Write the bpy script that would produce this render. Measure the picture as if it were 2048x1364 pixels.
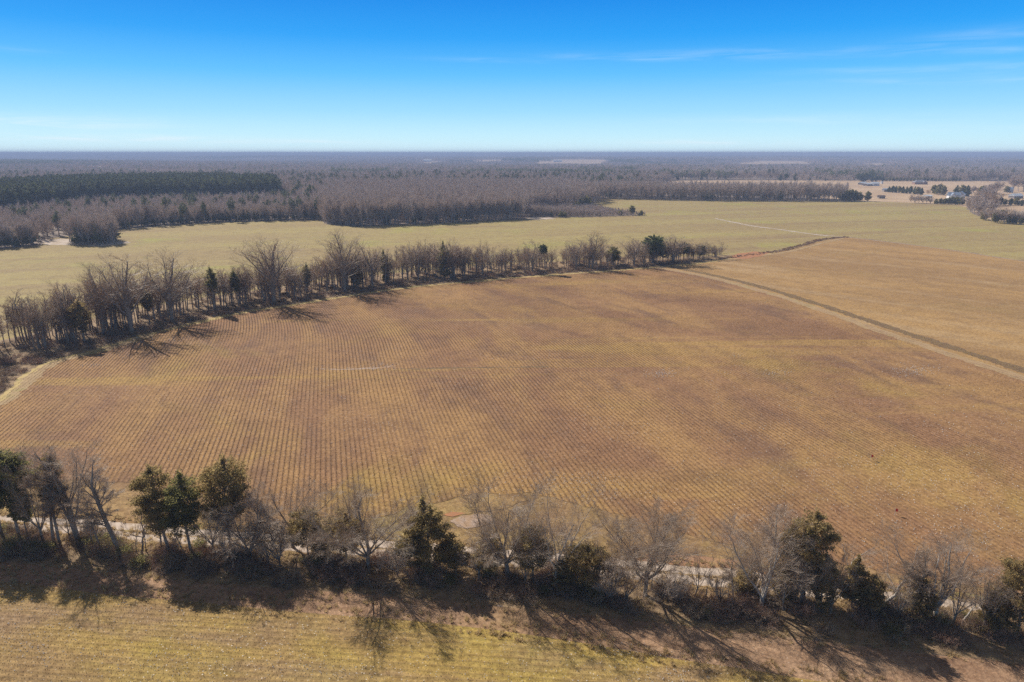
import bpy, math, numpy as np
from math import radians as R
sc = bpy.context.scene
for o in list(bpy.data.objects): bpy.data.objects.remove(o)
COL = sc.collection
# ---------------------------------------------------------------- camera, sun, sky
H = 58.0; F = 1365.0; P = R(15.4)
cd = bpy.data.cameras.new('camera'); cam = bpy.data.objects.new('camera', cd); COL.objects.link(cam)
cam.location = (0, 0, H); cam.rotation_euler = (R(90)-P, 0, 0)
cd.sensor_width = 36; cd.lens = 36*F/2048; cd.clip_start = 0.5; cd.clip_end = 200000
sc.camera = cam
sc.view_settings.view_transform = 'Standard'; sc.view_settings.look = 'None'
sc.view_settings.exposure = 0.36; sc.view_settings.gamma = 1.0
sc.cycles.max_bounces = 7; sc.cycles.diffuse_bounces = 4; sc.cycles.transmission_bounces = 4; sc.cycles.volume_bounces = 1
sc.cycles.transparent_max_bounces = 8; sc.cycles.use_denoising = False; sc.cycles.pixel_filter_type = 'BLACKMAN_HARRIS'; sc.cycles.filter_width = 1.5
sc.cycles.use_adaptive_sampling = False; sc.cycles.sample_clamp_indirect = 4.0
SUN_EL = R(38); SUN_AZ = R(-43)          # azimuth from +Y, negative = to the left
sd = bpy.data.lights.new('sun', 'SUN'); sd.energy = 5.0; sd.angle = R(0.53); sd.color = (1.0, 0.93, 0.83)
sun = bpy.data.objects.new('sun', sd); COL.objects.link(sun)
sun.rotation_euler = (R(90)-SUN_EL, 0, math.pi-SUN_AZ)
w = bpy.data.worlds.new('World'); sc.world = w; w.use_nodes = True
nt = w.node_tree; nt.nodes.clear()
class G:
    """tiny helper to wire shader nodes"""
    def __init__(s, nt): s.nt = nt; s.N = nt.nodes; s.L = nt.links
    def n(s, t, ins=None, **kw):
        x = s.N.new(t)
        for k, v in kw.items(): setattr(x, k, v)
        for k, v in (ins or {}).items():
            if isinstance(v, bpy.types.NodeSocket): s.L.new(v, x.inputs[k])
            else: x.inputs[k].default_value = v
        return x
    def m(s, op, a, b=0.0, c=0.0, clamp=False):
        return s.n('ShaderNodeMath', {0: a, 1: b, 2: c}, operation=op, use_clamp=clamp).outputs[0]
    def noise(s, vec, scale, detail=3, rough=0.55, dist=0.0):
        return s.n('ShaderNodeTexNoise', {'Vector': vec, 'Scale': scale, 'Detail': detail, 'Roughness': rough, 'Distortion': dist}).outputs[0]
    def ss(s, v, a, b, lo=0.0, hi=1.0):
        return s.n('ShaderNodeMapRange', {0: v, 1: a, 2: b, 3: lo, 4: hi}, interpolation_type='SMOOTHSTEP').outputs[0]
    def mix(s, f, a, b, blend='MIX'):
        x = s.N.new('ShaderNodeMix'); x.data_type = 'RGBA'; x.blend_type = blend
        for i, v in ((0, f), (6, a), (7, b)):
            if isinstance(v, bpy.types.NodeSocket): s.L.new(v, x.inputs[i])
            else: x.inputs[i].default_value = (tuple(v)+(1,))[:4] if i else v
        return x.outputs[2]
g = G(nt)
sky = g.n('ShaderNodeTexSky', sky_type='NISHITA', sun_disc=False, sun_elevation=SUN_EL, sun_rotation=SUN_AZ, air_density=1.0, dust_density=0.3, ozone_density=3.0)
tc = g.n('ShaderNodeTexCoord').outputs['Generated']
sx = g.n('ShaderNodeSeparateXYZ', {0: tc})
el = g.m('ARCSINE', sx.outputs[2]); az = g.m('ARCTAN2', sx.outputs[0], sx.outputs[1])
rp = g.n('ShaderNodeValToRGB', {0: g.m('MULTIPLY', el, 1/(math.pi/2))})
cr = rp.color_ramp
stops = [(0.0, (.72, .95, 1.05)), (0.012, (.58, .88, 1.0)), (0.035, (.33, .70, 1.0)), (0.065, (.11, .51, .97)), (0.095, (.018, .345, .90)), (0.13, (.002, .235, .78)), (0.20, (.05, .17, .36)), (0.35, (.14, .15, .17)), (1.0, (.15, .15, .155))]  # highest stops, above the view, greyed and raised as added fill for shade
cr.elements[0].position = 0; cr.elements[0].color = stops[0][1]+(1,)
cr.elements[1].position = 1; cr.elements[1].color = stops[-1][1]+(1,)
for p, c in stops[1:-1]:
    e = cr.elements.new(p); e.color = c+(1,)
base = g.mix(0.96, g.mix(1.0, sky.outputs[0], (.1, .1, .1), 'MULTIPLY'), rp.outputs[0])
# thin cirrus streaks, fixed in the sky by azimuth and elevation
cv = g.n('ShaderNodeCombineXYZ', {0: g.m('MULTIPLY', az, 9.0), 1: g.m('MULTIPLY', el, 110.0), 2: 0.0}).outputs[0]
cn = g.noise(cv, 1.0, 6, 0.62, 0.6)
tot = None
def ray(px, py):
    x = (px-1024)/F; y = -(py-682)/F
    d = np.array([x, math.cos(P)+y*math.sin(P), -math.sin(P)+y*math.cos(P)])
    return d/np.linalg.norm(d)
for (px, py, hw, hh, tilt, amp) in [(1480,108,230,9,.02,.28),(1900,136,260,8,.02,.28),(2010,100,120,6,.03,.25),(1250,116,160,6,.04,.22),(1950,75,140,12,-.06,.25),
        (60,243,190,11,.0,.9),(130,275,360,7,.01,1.0),(600,282,260,4,.01,.4),(1400,285,190,6,.0,.8),(1600,240,260,10,.0,.28),(1980,255,160,6,0,.3),(1900,160,260,7,.03,.25),(30,100,60,5,0,.2),(980,120,120,5,.02,.15)]:
    d = ray(px, py); a0 = math.atan2(d[0], d[1]); e0 = math.asin(d[2]); sa = hw/1500; se = hh/1500
    da = g.m('SUBTRACT', az, a0); u = g.m('DIVIDE', da, sa)
    v = g.m('DIVIDE', g.m('SUBTRACT', g.m('ADD', el, g.m('MULTIPLY', da, tilt)), e0), se)
    r2 = g.m('ADD', g.m('MULTIPLY', u, u), g.m('MULTIPLY', v, v))
    t = g.m('MULTIPLY', g.m('POWER', 2.718, g.m('MULTIPLY', r2, -1.0)), amp)
    tot = t if tot is None else g.m('ADD', tot, t)
cf = g.m('MULTIPLY', g.m('MULTIPLY', tot, .75), g.ss(cn, .30, .78), clamp=True)
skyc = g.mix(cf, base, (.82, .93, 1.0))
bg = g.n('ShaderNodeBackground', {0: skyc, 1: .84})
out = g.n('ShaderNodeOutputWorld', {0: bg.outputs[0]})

# ---------------------------------------------------------------- helpers
def at(px, py, h=0.0):
    x = (px-1024)/F; y = -(py-682)/F
    d = (x, math.cos(P)+y*math.sin(P), -math.sin(P)+y*math.cos(P)); t = (h-H)/d[2]
    return np.array([d[0]*t, d[1]*t])
def hgt(px, pb, pt):
    Y = at(px, pb)[1]; y = -(pt-682)/F
    return H + (-math.sin(P)+y*math.cos(P))/(math.cos(P)+y*math.sin(P))*Y
def wid(px, pb, w): return abs(at(px+w/2, pb)[0]-at(px-w/2, pb)[0])
def proj(x, y, z=0.0):
    zz = z-H; dep = y*math.cos(P)-zz*math.sin(P); up = y*math.sin(P)+zz*math.cos(P)
    return 1024+F*x/dep, 682-F*up/dep
def tag(o, label=None, cat=None, group=None, kind=None):
    for k, v in (('label', label), ('category', cat), ('group', group), ('kind', kind)):
        if v: o[k] = v
    return o
def mesh(name, V, Fc, mat=None, smooth=False):
    me = bpy.data.meshes.new(name)
    V = np.asarray(V, np.float32); 
    if not isinstance(Fc, list): Fc = [Fc]
    Fc = [np.asarray(f, np.int32) for f in Fc if len(f)]
    me.vertices.add(len(V)); me.vertices.foreach_set('co', V.ravel())
    nl = sum(f.size for f in Fc); nf = sum(len(f) for f in Fc)
    me.loops.add(nl); me.loops.foreach_set('vertex_index', np.concatenate([f.ravel() for f in Fc]))
    me.polygons.add(nf)
    tots = np.concatenate([np.full(len(f), f.shape[1], np.int32) for f in Fc])
    st = np.concatenate([[0], np.cumsum(tots)[:-1]]).astype(np.int32)
    me.polygons.foreach_set('loop_start', st); me.polygons.foreach_set('loop_total', tots)
    me.polygons.foreach_set('use_smooth', np.full(nf, smooth))
    if mat: me.materials.append(mat)
    me.update(calc_edges=True); return me
def obj(name, me, parent=None, loc=(0, 0, 0), rz=0.0, s=1.0):
    o = bpy.data.objects.new(name, me); COL.objects.link(o); o.parent = parent
    o.location = loc; o.rotation_euler = (0, 0, rz)
    o.scale = (s, s, s) if np.isscalar(s) else s
    return o
def unit(v): return v/np.maximum(np.linalg.norm(v, axis=-1, keepdims=True), 1e-9)
def sst(a, b, x):
    t = np.clip((x-a)/(b-a), 0, 1); return t*t*(3-2*t)
def tubes(Pp, Rr, k=3):
    N, S, _ = Pp.shape
    T = unit(np.gradient(Pp, axis=1))
    ref = np.where(np.abs(T[:, :1, 2:]) > .9, np.array([[[1., 0, 0]]]), np.array([[[0, 0, 1.]]]))
    A = unit(np.cross(T, np.broadcast_to(ref, T.shape))); B = np.cross(T, A)
    an = np.arange(k)*2*np.pi/k
    V = Pp[:, :, None]+Rr[:, :, None, None]*(A[:, :, None]*np.cos(an)[None, None, :, None]+B[:, :, None]*np.sin(an)[None, None, :, None])
    idx = np.arange(N*S*k).reshape(N, S, k)
    a = idx[:, :-1]; b = idx[:, 1:]; a2 = np.roll(a, -1, 2); b2 = np.roll(b, -1, 2)
    return V.reshape(-1, 3), np.stack([a, a2, b2, b], -1).reshape(-1, 4)
def join(parts):
    Vs, Fs, o = [], [], 0
    for V, Fc in parts:
        Vs.append(V); Fs.append(Fc+o); o += len(V)
    return np.concatenate(Vs), np.concatenate(Fs)
def walk(rng, st, d, ln, S, wob, trop):
    pts = [st]; p = st; d = unit(d)
    for s in range(S):
        d = unit(d+rng.normal(0, wob, d.shape)+np.array([0, 0, trop]))
        p = p+d*(ln/S)[:, None]; pts.append(p)
    return np.stack(pts, 1)
def kids(rng, PT, RD, ln, n, t0, ang, ratio, taper=.45, jit=.25, keep=1.0, rr=.62):
    N, S1, _ = PT.shape; S = S1-1
    t = np.linspace(t0, .98, n)[None]+rng.uniform(-1, 1, (N, n))*(1-t0)/n*.45
    t = np.clip(t, 0, .995); f = t*S; i = f.astype(int); fr = (f-i)[..., None]
    a = np.take_along_axis(PT, i[..., None].repeat(3, -1), 1); b = np.take_along_axis(PT, (i+1)[..., None].repeat(3, -1), 1)
    pos = a*(1-fr)+b*fr; T = unit(b-a)
    r = np.take_along_axis(RD, i, 1)*(1-fr[..., 0])+np.take_along_axis(RD, i+1, 1)*fr[..., 0]
    q = rng.normal(size=T.shape); q = unit(q-(q*T).sum(-1, keepdims=True)*T)
    al = ang*(1+rng.uniform(-.35, .35, t.shape)); 
    D = T*np.cos(al)[..., None]+q*np.sin(al)[..., None]
    L = ln[:, None]*ratio*(1-taper*t)*rng.uniform(1-jit, 1+jit, t.shape)
    sel = rng.uniform(size=t.shape) < keep
    return pos[sel], D[sel], L[sel], r[sel]*rr
def rad(r0, S, end=.35):
    return r0[:, None]*np.linspace(1, end, S+1)[None]

def bare_tree(seed, h, wd, style='spread', dense=1.0, lean=(0, 0), tw=.012, forks=5, kk=3, tr=None):
    """returns (trunk and limbs), (crown of branches and twigs), both (V, F) with true height h and crown width wd"""
    rng = np.random.default_rng(seed)
    th = {'spread': .20, 'tall': .42, 'slim': .74, 'twin': .10, 'crook': .42}[style]*h
    r0 = tr or (.021*h if style != 'slim' else .0105*h)
    st = np.zeros((1, 3)); d = np.array([[lean[0], lean[1], 1.0]])
    TP = walk(rng, st, d, np.array([th*1.15]), 8, {'crook': .24, 'spread': .045, 'twin': .045}.get(style, .02), .03)
    TR = rad(np.array([r0]), 8, .72)*np.array([[1.4, 1.1]+[1]*7])
    big = [tubes(TP, TR, 8)]
    if style == 'slim':
        p, D, L, r = kids(rng, TP, TR, np.array([h*.40]), int(15*dense), .38, .62, .8, .5)
        r = np.minimum(r, r0*.34)
        p2 = TP[:, -1]; p = np.concatenate([p, p2]); D = np.concatenate([D, [[lean[0], lean[1], 1]]]); L = np.append(L, h*.28); r = np.append(r, r0*.6)
    else:
        a1 = {'spread': .60, 'tall': .36, 'twin': .42, 'crook': .75}[style]
        t0 = {'spread': .80, 'tall': .38, 'twin': .6, 'crook': .7}[style]
        p, D, L, r = kids(rng, TP, TR, np.array([h*(.78 if style in ('spread', 'twin') else .60)]), forks+(3 if style == 'tall' else 0), t0, a1, 1., .12, .14, rr=.56 if style != 'tall' else .42)
        az_ = np.linspace(0, 2*np.pi, len(D), endpoint=False)+rng.uniform(0, 6.28)+rng.uniform(-.4, .4, len(D))   # spread the limbs round the trunk
        hh = np.hypot(D[:, 0], D[:, 1]); az_ = az_ if style != 'tall' else az_[0]+np.arange(len(D))*2.4+rng.uniform(-.3, .3, len(D)); D = np.stack([np.cos(az_)*hh, np.sin(az_)*hh, np.abs(D[:, 2])], 1)
        p = np.concatenate([p, TP[:, -1]]); D = np.concatenate([D, [[rng.normal()*.15+lean[0], rng.normal()*.15, 1.]]]); L = np.append(L, h*(.55 if style == 'tall' else .75)); r = np.append(r, r0*.62)
    LP = walk(rng, p, D, L, 9, {'crook': .2, 'tall': .06}.get(style, .085), .05); LR = rad(r, 9, .22)
    big.append(tubes(LP, LR, 6))
    out = []
    p, D, L, r = kids(rng, LP, LR, L, int(8*dense+.5), .20, .58, .50, .50, rr=.55)
    P2 = walk(rng, p, D, L, 6, .10, .06); R2 = np.maximum(rad(r, 6, .25), tw); out.append(tubes(P2, R2, 4))
    p, D, L, r = kids(rng, P2, R2, L, int(7*dense+.5), .15, .58, .55, .45, rr=.55)
    P3 = walk(rng, p, D, L, 4, .12, .05); R3 = np.maximum(rad(r, 4, .3), tw); out.append(tubes(P3, R3, 3))
    p, D, L, r = kids(rng, P3, R3, L, int(6*dense+.5), .12, .6, .62, .35, rr=.55)
    P4 = walk(rng, p, D, L, 3, .14, .04); R4 = np.full(P4.shape[:2], tw)*np.linspace(1, .6, 4)[None]; out.append(tubes(P4, R4, 3))
    if kk > 3:
        p, D, L, r = kids(rng, P4, R4, L, int(4*dense+.5), .12, .6, .8, .3, rr=.6)
        P5 = walk(rng, p, D, L, 2, .15, .03); R5 = np.full(P5.shape[:2], tw*.8)*np.linspace(1, .6, 3)[None]; out.append(tubes(P5, R5, 3))
    cr = join(out); bg_ = join(big)
    mx = np.percentile(cr[0][:, 2], 99.7)
    c = np.percentile(cr[0][:, :2], [3, 97], axis=0); sw = wd/max((c[1]-c[0]).max(), .1); sh = h/mx
    for V, _ in (bg_, cr):
        z = V[:, 2].copy(); k = sst(0, .3*h, z)[:, None]; ax = np.stack([np.interp(z, TP[0, :, 2], TP[0, :, 0]), np.interp(z, TP[0, :, 2], TP[0, :, 1])], 1)
        V[:, :2] = ax+(V[:, :2]-ax)*(1*(1-k)+sw*k)
        V[:, 2] = z*sh
    return bg_, cr

def leaves(rng, C, sz, asp=1.6):
    N = len(C); a = unit(rng.normal(size=(N, 3))+np.array([0, 0, .2])); b = unit(np.cross(a, rng.normal(size=(N, 3))))
    s = sz*rng.uniform(.6, 1.35, (N, 1)); a = a*s*asp; b = b*s
    V = np.stack([C-a, C-b*.8, C+a*1.05, C+b*.8], 1).reshape(-1, 3)
    return V, np.arange(4*N).reshape(N, 4)
def evergreen(seed, h, wd, form='cone', n=9000, sz=.11, clear=.15, lean=(0, 0), tr=None, gap=.5):
    rng = np.random.default_rng(seed)
    TP = walk(rng, np.zeros((1, 3)), np.array([[lean[0], lean[1], 1.]]), np.array([h*.97]), 9, .025, .05)
    TR = rad(np.array([tr or h*.018]), 9, .12); big = [tubes(TP, TR, 7)]
    nb = int(80+h*4)
    t = np.sort(rng.uniform(clear, .985, nb)); u = (t-clear)/(1-clear)
    prof = {'cone': 1.02*(1-u)**.75*np.minimum(1, .5+u*4), 'oval': np.sin(np.pi*np.clip(u*.86+.12, 0, 1))**.7, 'column': np.minimum(1, 2.6*(1-u))**.8*.9,
            'top': np.sin(np.pi*np.clip(u*.75+.2, 0, 1))**.8, 'shrub': np.sqrt(np.clip(1-u*u, 0, 1))}[form]
    az = rng.uniform(0, 2*np.pi, nb); ln = wd*.5*prof*rng.uniform(.55, 1.12, nb)+.15
    rise = rng.uniform(.05, .55, nb) if form != 'top' else rng.uniform(-.05, .4, nb)
    f = t*9; i = np.minimum(f.astype(int), 8); fr = (f-i)[:, None]
    p = TP[0, i]*(1-fr)+TP[0, i+1]*fr
    D = np.stack([np.cos(az), np.sin(az), rise], 1)
    BP = walk(rng, p, D, ln, 4, .1, .05); BR = rad(np.full(nb, h*.0035+.01), 4, .3); big.append(tubes(BP, BR, 3))
    # leaf clumps along the outer part of each branch
    wgt = ln**1.6*(1+.0*t); wgt /= wgt.sum()
    nc = int(nb*8); ci = rng.choice(nb, nc, p=wgt); ct = rng.uniform(.25, 1.0, nc)**.6*4; ii = np.minimum(ct.astype(int), 3); ff = (ct-ii)[:, None]
    cc = BP[ci, ii]*(1-ff)+BP[ci, ii+1]*ff
    cs = (.15+.085*ln[ci])*rng.uniform(.6, 1.3, nc)*(wd/4.5)**.35
    k = rng.choice(nc, n, p=cs**2/(cs**2).sum())
    C = cc[k]+rng.normal(size=(n, 3))*cs[k][:, None]*np.array([1, 1, .6])*gap
    top = rng.uniform(size=n) < .03
    C[top] = TP[0, -1]+rng.normal(size=(top.sum(), 3))*np.array([.12, .12, .5])*(h/10)-np.array([0, 0, .4*h/10])
    lv = leaves(rng, C, sz)
    return join(big), lv

# ---------------------------------------------------------------- materials
def mat(name, build=None, col=(.2, .2, .2), rough=.9):
    m = bpy.data.materials.new(name); m.use_nodes = True; nt = m.node_tree
    b = nt.nodes['Principled BSDF']; b.inputs['Base Color'].default_value = tuple(col)+(1,); b.inputs['Roughness'].default_value = rough
    b.inputs['Specular IOR Level'].default_value = .15
    if build: build(G(nt), b)
    return m
def co(g): return g.n('ShaderNodeTexCoord').outputs['Object']
def wpos(g): return g.n('ShaderNodeNewGeometry').outputs['Position']
def noisy(c1, c2, scale, c3=None, s3=None, lo=.35, hi=.65, bump=0, spec=None, world=False, c3lo=.55, c3hi=.7):
    def f(g, b):
        p = wpos(g) if world else co(g)
        c = g.mix(g.ss(g.noise(p, scale, 5, .6), lo, hi), c1, c2)
        if c3: c = g.mix(g.ss(g.noise(p, s3, 4, .6), c3lo, c3hi), c, c3)
        g.L.new(c, b.inputs['Base Color'])
        if bump:
            bp = g.n('ShaderNodeBump', {'Height': g.noise(p, scale*4, 5, .7), 'Strength': .8, 'Distance': bump})
            g.L.new(bp.outputs[0], b.inputs['Normal'])
    return f
def instvar(c1, c2, c3=None, trans=0, scale=.9, spec=0):
    """colour differs from instance to instance and from clump to clump"""
    def f(g, b):
        r = g.n('ShaderNodeObjectInfo').outputs['Random']; p = co(g)
        if spec: b.inputs['Specular IOR Level'].default_value = spec; b.inputs['Roughness'].default_value = .5
        c = g.mix(r, c1, c2)
        if c3: c = g.mix(g.ss(g.noise(p, scale, 3, .6), .42, .66), c, c3)
        g.L.new(c, b.inputs['Base Color'])
        if trans:
            t = g.n('ShaderNodeBsdfTranslucent', {0: c}); mx = g.n('ShaderNodeMixShader', {0: trans, 1: b.outputs[0], 2: t.outputs[0]})
            o = [n for n in g.N if n.type == 'OUTPUT_MATERIAL'][0]; g.L.new(mx.outputs[0], o.inputs[0])
    return f
M = {}
M['bark'] = mat('bark', noisy((.20, .16, .125), (.34, .28, .23), 1.4, (.44, .38, .32), .6, c3lo=.6, c3hi=.75))
M['bark_pale'] = mat('bark_pale', noisy((.30, .26, .22), (.52, .48, .43), 1.2))
M['twig'] = mat('twig', instvar((.50, .40, .31), (.58, .48, .39), (.42, .335, .26), .55, spec=.6))
M['twig_warm'] = mat('twig_warm', instvar((.52, .39, .28), (.60, .46, .35), (.44, .33, .245), .55, spec=.6))
M['twig_pale'] = mat('twig_pale', instvar((.58, .475, .375), (.62, .51, .41), (.46, .37, .29), .45, spec=.5))
M['cedar'] = mat('cedar_leaf', instvar((.25, .235, .085), (.29, .25, .10), (.17, .165, .065), .65))
M['cedar_bronze'] = mat('cedar_leaf_bronze', instvar((.42, .305, .14), (.38, .285, .125), (.26, .21, .09), .65))
M['pine'] = mat('pine_needle', instvar((.12, .145, .06), (.16, .175, .07), (.085, .105, .045), .4))
M['pine_green'] = mat('pine_needle_green', instvar((.15, .16, .075), (.19, .19, .09), (.11, .12, .06), .15))
M['brush'] = mat('brush_twig', instvar((.42, .31, .21), (.54, .42, .30), (.33, .245, .17), .5, spec=.5))
M['brush_red'] = mat('brush_twig_red', instvar((.42, .24, .16), (.48, .31, .21), (.34, .23, .16), .3, spec=.4))
M['straw'] = mat('straw', instvar((.50, .37, .19), (.58, .45, .25), (.42, .30, .16), .55))
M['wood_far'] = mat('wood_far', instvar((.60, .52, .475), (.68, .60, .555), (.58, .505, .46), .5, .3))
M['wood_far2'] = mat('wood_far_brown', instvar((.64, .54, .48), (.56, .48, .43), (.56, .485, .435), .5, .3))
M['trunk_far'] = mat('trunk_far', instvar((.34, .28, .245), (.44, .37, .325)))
M['ground'] = mat('leaf_litter', noisy((.19, .145, .115), (.24, .185, .15), .15, (.15, .12, .095), .02, world=True))

AL = math.atan((1024-650)/1416)                  # heading of the crop rows, to the left of +Y
def row_u(x, y):
    return x*math.cos(AL)+y*math.sin(AL)+.0020*np.maximum(0, y-205)**2*(1-sst(-60, 160, x))
ROWS = .97
def field_mat(name, cols, heading=0., spacing=0., warp=False, streak=(1, .25), sc1=.03, speck=0., stripe=.6, cross=None, lo=.38, hi=.62, moss=None, near=False, fade=False):
    """cols: two main tones, a darker tone, row tone"""
    def f(g, b):
        p = wpos(g); s = g.n('ShaderNodeSeparateXYZ', {0: p}); x, y = s.outputs[0], s.outputs[1]
        ca, sa = math.cos(heading), math.sin(heading)
        u = g.m('ADD', g.m('MULTIPLY', x, ca), g.m('MULTIPLY', y, sa)); v = g.m('SUBTRACT', g.m('MULTIPLY', y, ca), g.m('MULTIPLY', x, sa))
        if warp:
            yy = g.m('MAXIMUM', g.m('SUBTRACT', y, 205.), 0.)
            u = g.m('ADD', u, g.m('MULTIPLY', g.m('MULTIPLY', g.m('MULTIPLY', yy, yy), .0020), g.ss(x, -60, 160, 1, 0)))
        uv = g.n('ShaderNodeCombineXYZ', {0: g.m('MULTIPLY', u, streak[0]), 1: g.m('MULTIPLY', v, streak[1]), 2: 0.}).outputs[0]
        c = g.mix(g.ss(g.noise(uv, sc1, 5, .62, .4), lo, hi), cols[0], cols[1])
        c = g.mix(g.m('MULTIPLY', g.ss(g.noise(uv, sc1*2.3, 5, .6, .3), .5, .68), .75), c, cols[2])
        if moss:
            mn = g.noise(p, .018, 5, .65, .5)
            if near: mn = g.m('ADD', mn, g.ss(y, 95, 150, .13, 0))        # winter weeds are thicker in the low end of the field
            c = g.mix(g.m('MULTIPLY', g.ss(mn, moss[1], moss[1]+.2), moss[2]), c, moss[0])
        fd = g.ss(x, 10, 130, 1, .3) if fade else 1.0
        if cross:   # drainage swales and tyre streaks across the rows
            q = g.n('ShaderNodeCombineXYZ', {0: g.m('MULTIPLY', x, .12), 1: y, 2: 0.}).outputs[0]
            c = g.mix(g.m('MULTIPLY', g.ss(g.noise(q, cross[1], 4, .6, .8), .54, .68), cross[2]), c, cross[0])
        mid = g.noise(p, .16, 4, .7); c = g.mix(g.ss(mid, .42, .66, 0, .55), c, g.mix(1., c, (.66, .64, .66), 'MULTIPLY'))
        fine = g.noise(p, 1.1, 4, .75); c = g.mix(g.ss(fine, .38, .66, 0, .9), c, g.mix(1., c, (.60, .56, .55), 'MULTIPLY'))
        fine2 = g.noise(p, 3.3, 3, .7); c = g.mix(g.ss(fine2, .5, .68, 0, .8), c, g.mix(1., c, (1.55, 1.5, 1.45), 'MULTIPLY'))
        hb = fine
        if spacing:
            ph = g.m('FRACT', g.m('DIVIDE', g.m('ADD', u, g.m('MULTIPLY', g.noise(p, .5, 2), .35)), spacing))
            tri = g.m('ABSOLUTE', g.m('SUBTRACT', ph, .5))          # 0.5 on the row, 0 between rows
            k = g.m('MULTIPLY', g.m('MULTIPLY', g.ss(tri, .22, .45), g.ss(g.noise(p, .7, 3, .7), .2, .6, .5, 1.)), g.ss(g.noise(p, .028, 4, .65), .38, .60, .1, 1.))
            c = g.mix(g.m('MULTIPLY', g.m('MULTIPLY', k, fd), stripe), c, cols[3])
            hb = g.m('ADD', g.m('MULTIPLY', g.m('MULTIPLY', tri, fd), 1.1), g.m('MULTIPLY', fine, .6))
        if speck:
            vo = g.n('ShaderNodeTexVoronoi', {'Vector': p, 'Scale': 1.7, 'Randomness': 1.0}, feature='F1').outputs['Distance']
            k = g.m('MULTIPLY', g.ss(vo, .10, .16, 1, 0), g.ss(g.noise(p, .04, 4, .6), .42, .7, .25, 1.))
            c = g.mix(g.m('MULTIPLY', k, speck), c, (.75, .70, .64))
        g.L.new(c, b.inputs['Base Color'])
        bp = g.n('ShaderNodeBump', {'Height': hb, 'Strength': .7, 'Distance': .16}); g.L.new(bp.outputs[0], b.inputs['Normal'])
    return mat(name, f, rough=.95)
HD2 = math.atan2(1.0, -.16)      # rows of the right and back fields, nearly across the view
def heading_of(a, b):            # turns the line a>b into the row heading
    d = b-a; return math.atan2(-d[0], d[1])
NEARH = heading_of(at(100, 1250), at(1500, 1335))
FARH = heading_of(at(1500, 560), at(2000, 628))
BACKH = heading_of(at(200, 520), at(900, 495))
M['main_field'] = field_mat('main_field', [(.375, .222, .094), (.285, .158, .082), (.21, .122, .075), (.155, .088, .05)], AL, ROWS, True, (1, .28), .045, .9, .68, cross=((.45, .295, .088), .040, .6), moss=((.40, .30, .062), .55, .45), near=True, fade=True)
M['right_field'] = field_mat('right_field', [(.43, .27, .11), (.34, .21, .092), (.45, .31, .16), (.24, .15, .07)], FARH, 1.0, False, (1, .12), .03, .6, .35, moss=((.36, .26, .10), .54, .5))
M['back_field'] = field_mat('back_field', [(.40, .325, .13), (.355, .27, .122), (.31, .22, .115), (.27, .18, .09)], BACKH, 1.6, False, (1, .10), .022, 0., .5, cross=None, moss=((.37, .365, .09), .52, .75))
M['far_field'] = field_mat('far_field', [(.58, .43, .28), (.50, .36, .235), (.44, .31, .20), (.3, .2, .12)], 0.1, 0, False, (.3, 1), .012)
M['near_field'] = field_mat('near_field', [(.40, .28, .085), (.33, .22, .10), (.285, .19, .115), (.19, .12, .065)], NEARH, 1.0, False, (1, .3), .06, 1., .32, moss=((.42, .335, .055), .46, .65))
M['verge'] = field_mat('verge_soil', [(.37, .245, .11), (.29, .18, .09), (.23, .14, .08), (.2, .12, .07)], NEARH, 0, False, (1, .35), .09, .6, .5, moss=((.38, .31, .075), .46, .75))
M['verge_red'] = mat('verge_red', noisy((.36, .21, .12), (.30, .155, .085), .2, (.36, .28, .10), .07, bump=.15, world=True, c3lo=.52, c3hi=.6))
M['headland'] = field_mat('headland_soil', [(.42, .275, .17), (.33, .205, .125), (.27, .165, .10), (.2, .12, .07)], NEARH, 0, False, (1, .3), .10, .4, .5, moss=((.40, .29, .11), .5, .5))
M['litter'] = mat('hedge_floor', noisy((.22, .145, .085), (.32, .225, .13), .6, (.40, .29, .16), .25, bump=.18, world=True))
M['grass_edge'] = mat('grass_edge', noisy((.50, .375, .165), (.42, .31, .13), .3, (.27, .22, .09), .12, bump=.12, world=True))
M['track'] = mat('track', noisy((.39, .275, .145), (.33, .225, .12), .35, (.33, .26, .11), .1, bump=.1, world=True))
M['gravel'] = mat('gravel', noisy((.56, .46, .38), (.42, .335, .27), .9, (.38, .28, .18), .25, bump=.05, world=True, c3lo=.56, c3hi=.7))
M['sand'] = mat('sand', noisy((.52, .44, .38), (.36, .28, .2), .12, world=True))
M['red_clay'] = mat('red_clay', noisy((.42, .19, .09), (.31, .16, .09), .5, world=True))
M['pale_clay'] = mat('pale_clay', noisy((.40, .30, .24), (.36, .235, .14), .6, world=True))
M['dark_weeds'] = mat('dark_weeds', noisy((.16, .10, .058), (.21, .14, .07), .5, (.13, .08, .048), .9, bump=.15, world=True))

# ---------------------------------------------------------------- ground
def gh(x, y):
    x = np.asarray(x, float); y = np.asarray(y, float); r = np.hypot(x, y); a = np.arctan2(x, y)
    k = sst(1700, 4500, r)*(1-.9*sst(9000, 14000, r))
    h = k*(8*np.sin(x/900+1.3)*np.sin(y/760+.4)+7*np.sin(y/1100+x/2100+.9)-1)
    h = h+sst(10500, 16500, r)*(24+8*np.sin(a*9+1)+5*np.sin(a*23)+4*np.sin(a*61)+2*np.sin(a*140))*(1-1.0*sst(-.05, .5, a))
    return h
rr = np.concatenate([[0.01], np.geomspace(40, 28500, 90)]); aa = np.linspace(0, 2*np.pi, 241)[:-1]
X = rr[:, None]*np.sin(aa)[None]; Y = rr[:, None]*np.cos(aa)[None]
V = np.stack([X, Y, gh(X, Y)], -1).reshape(-1, 3)
ix = np.arange(len(rr)*240).reshape(len(rr), 240); a = ix[:-1]; b = ix[1:]
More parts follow.
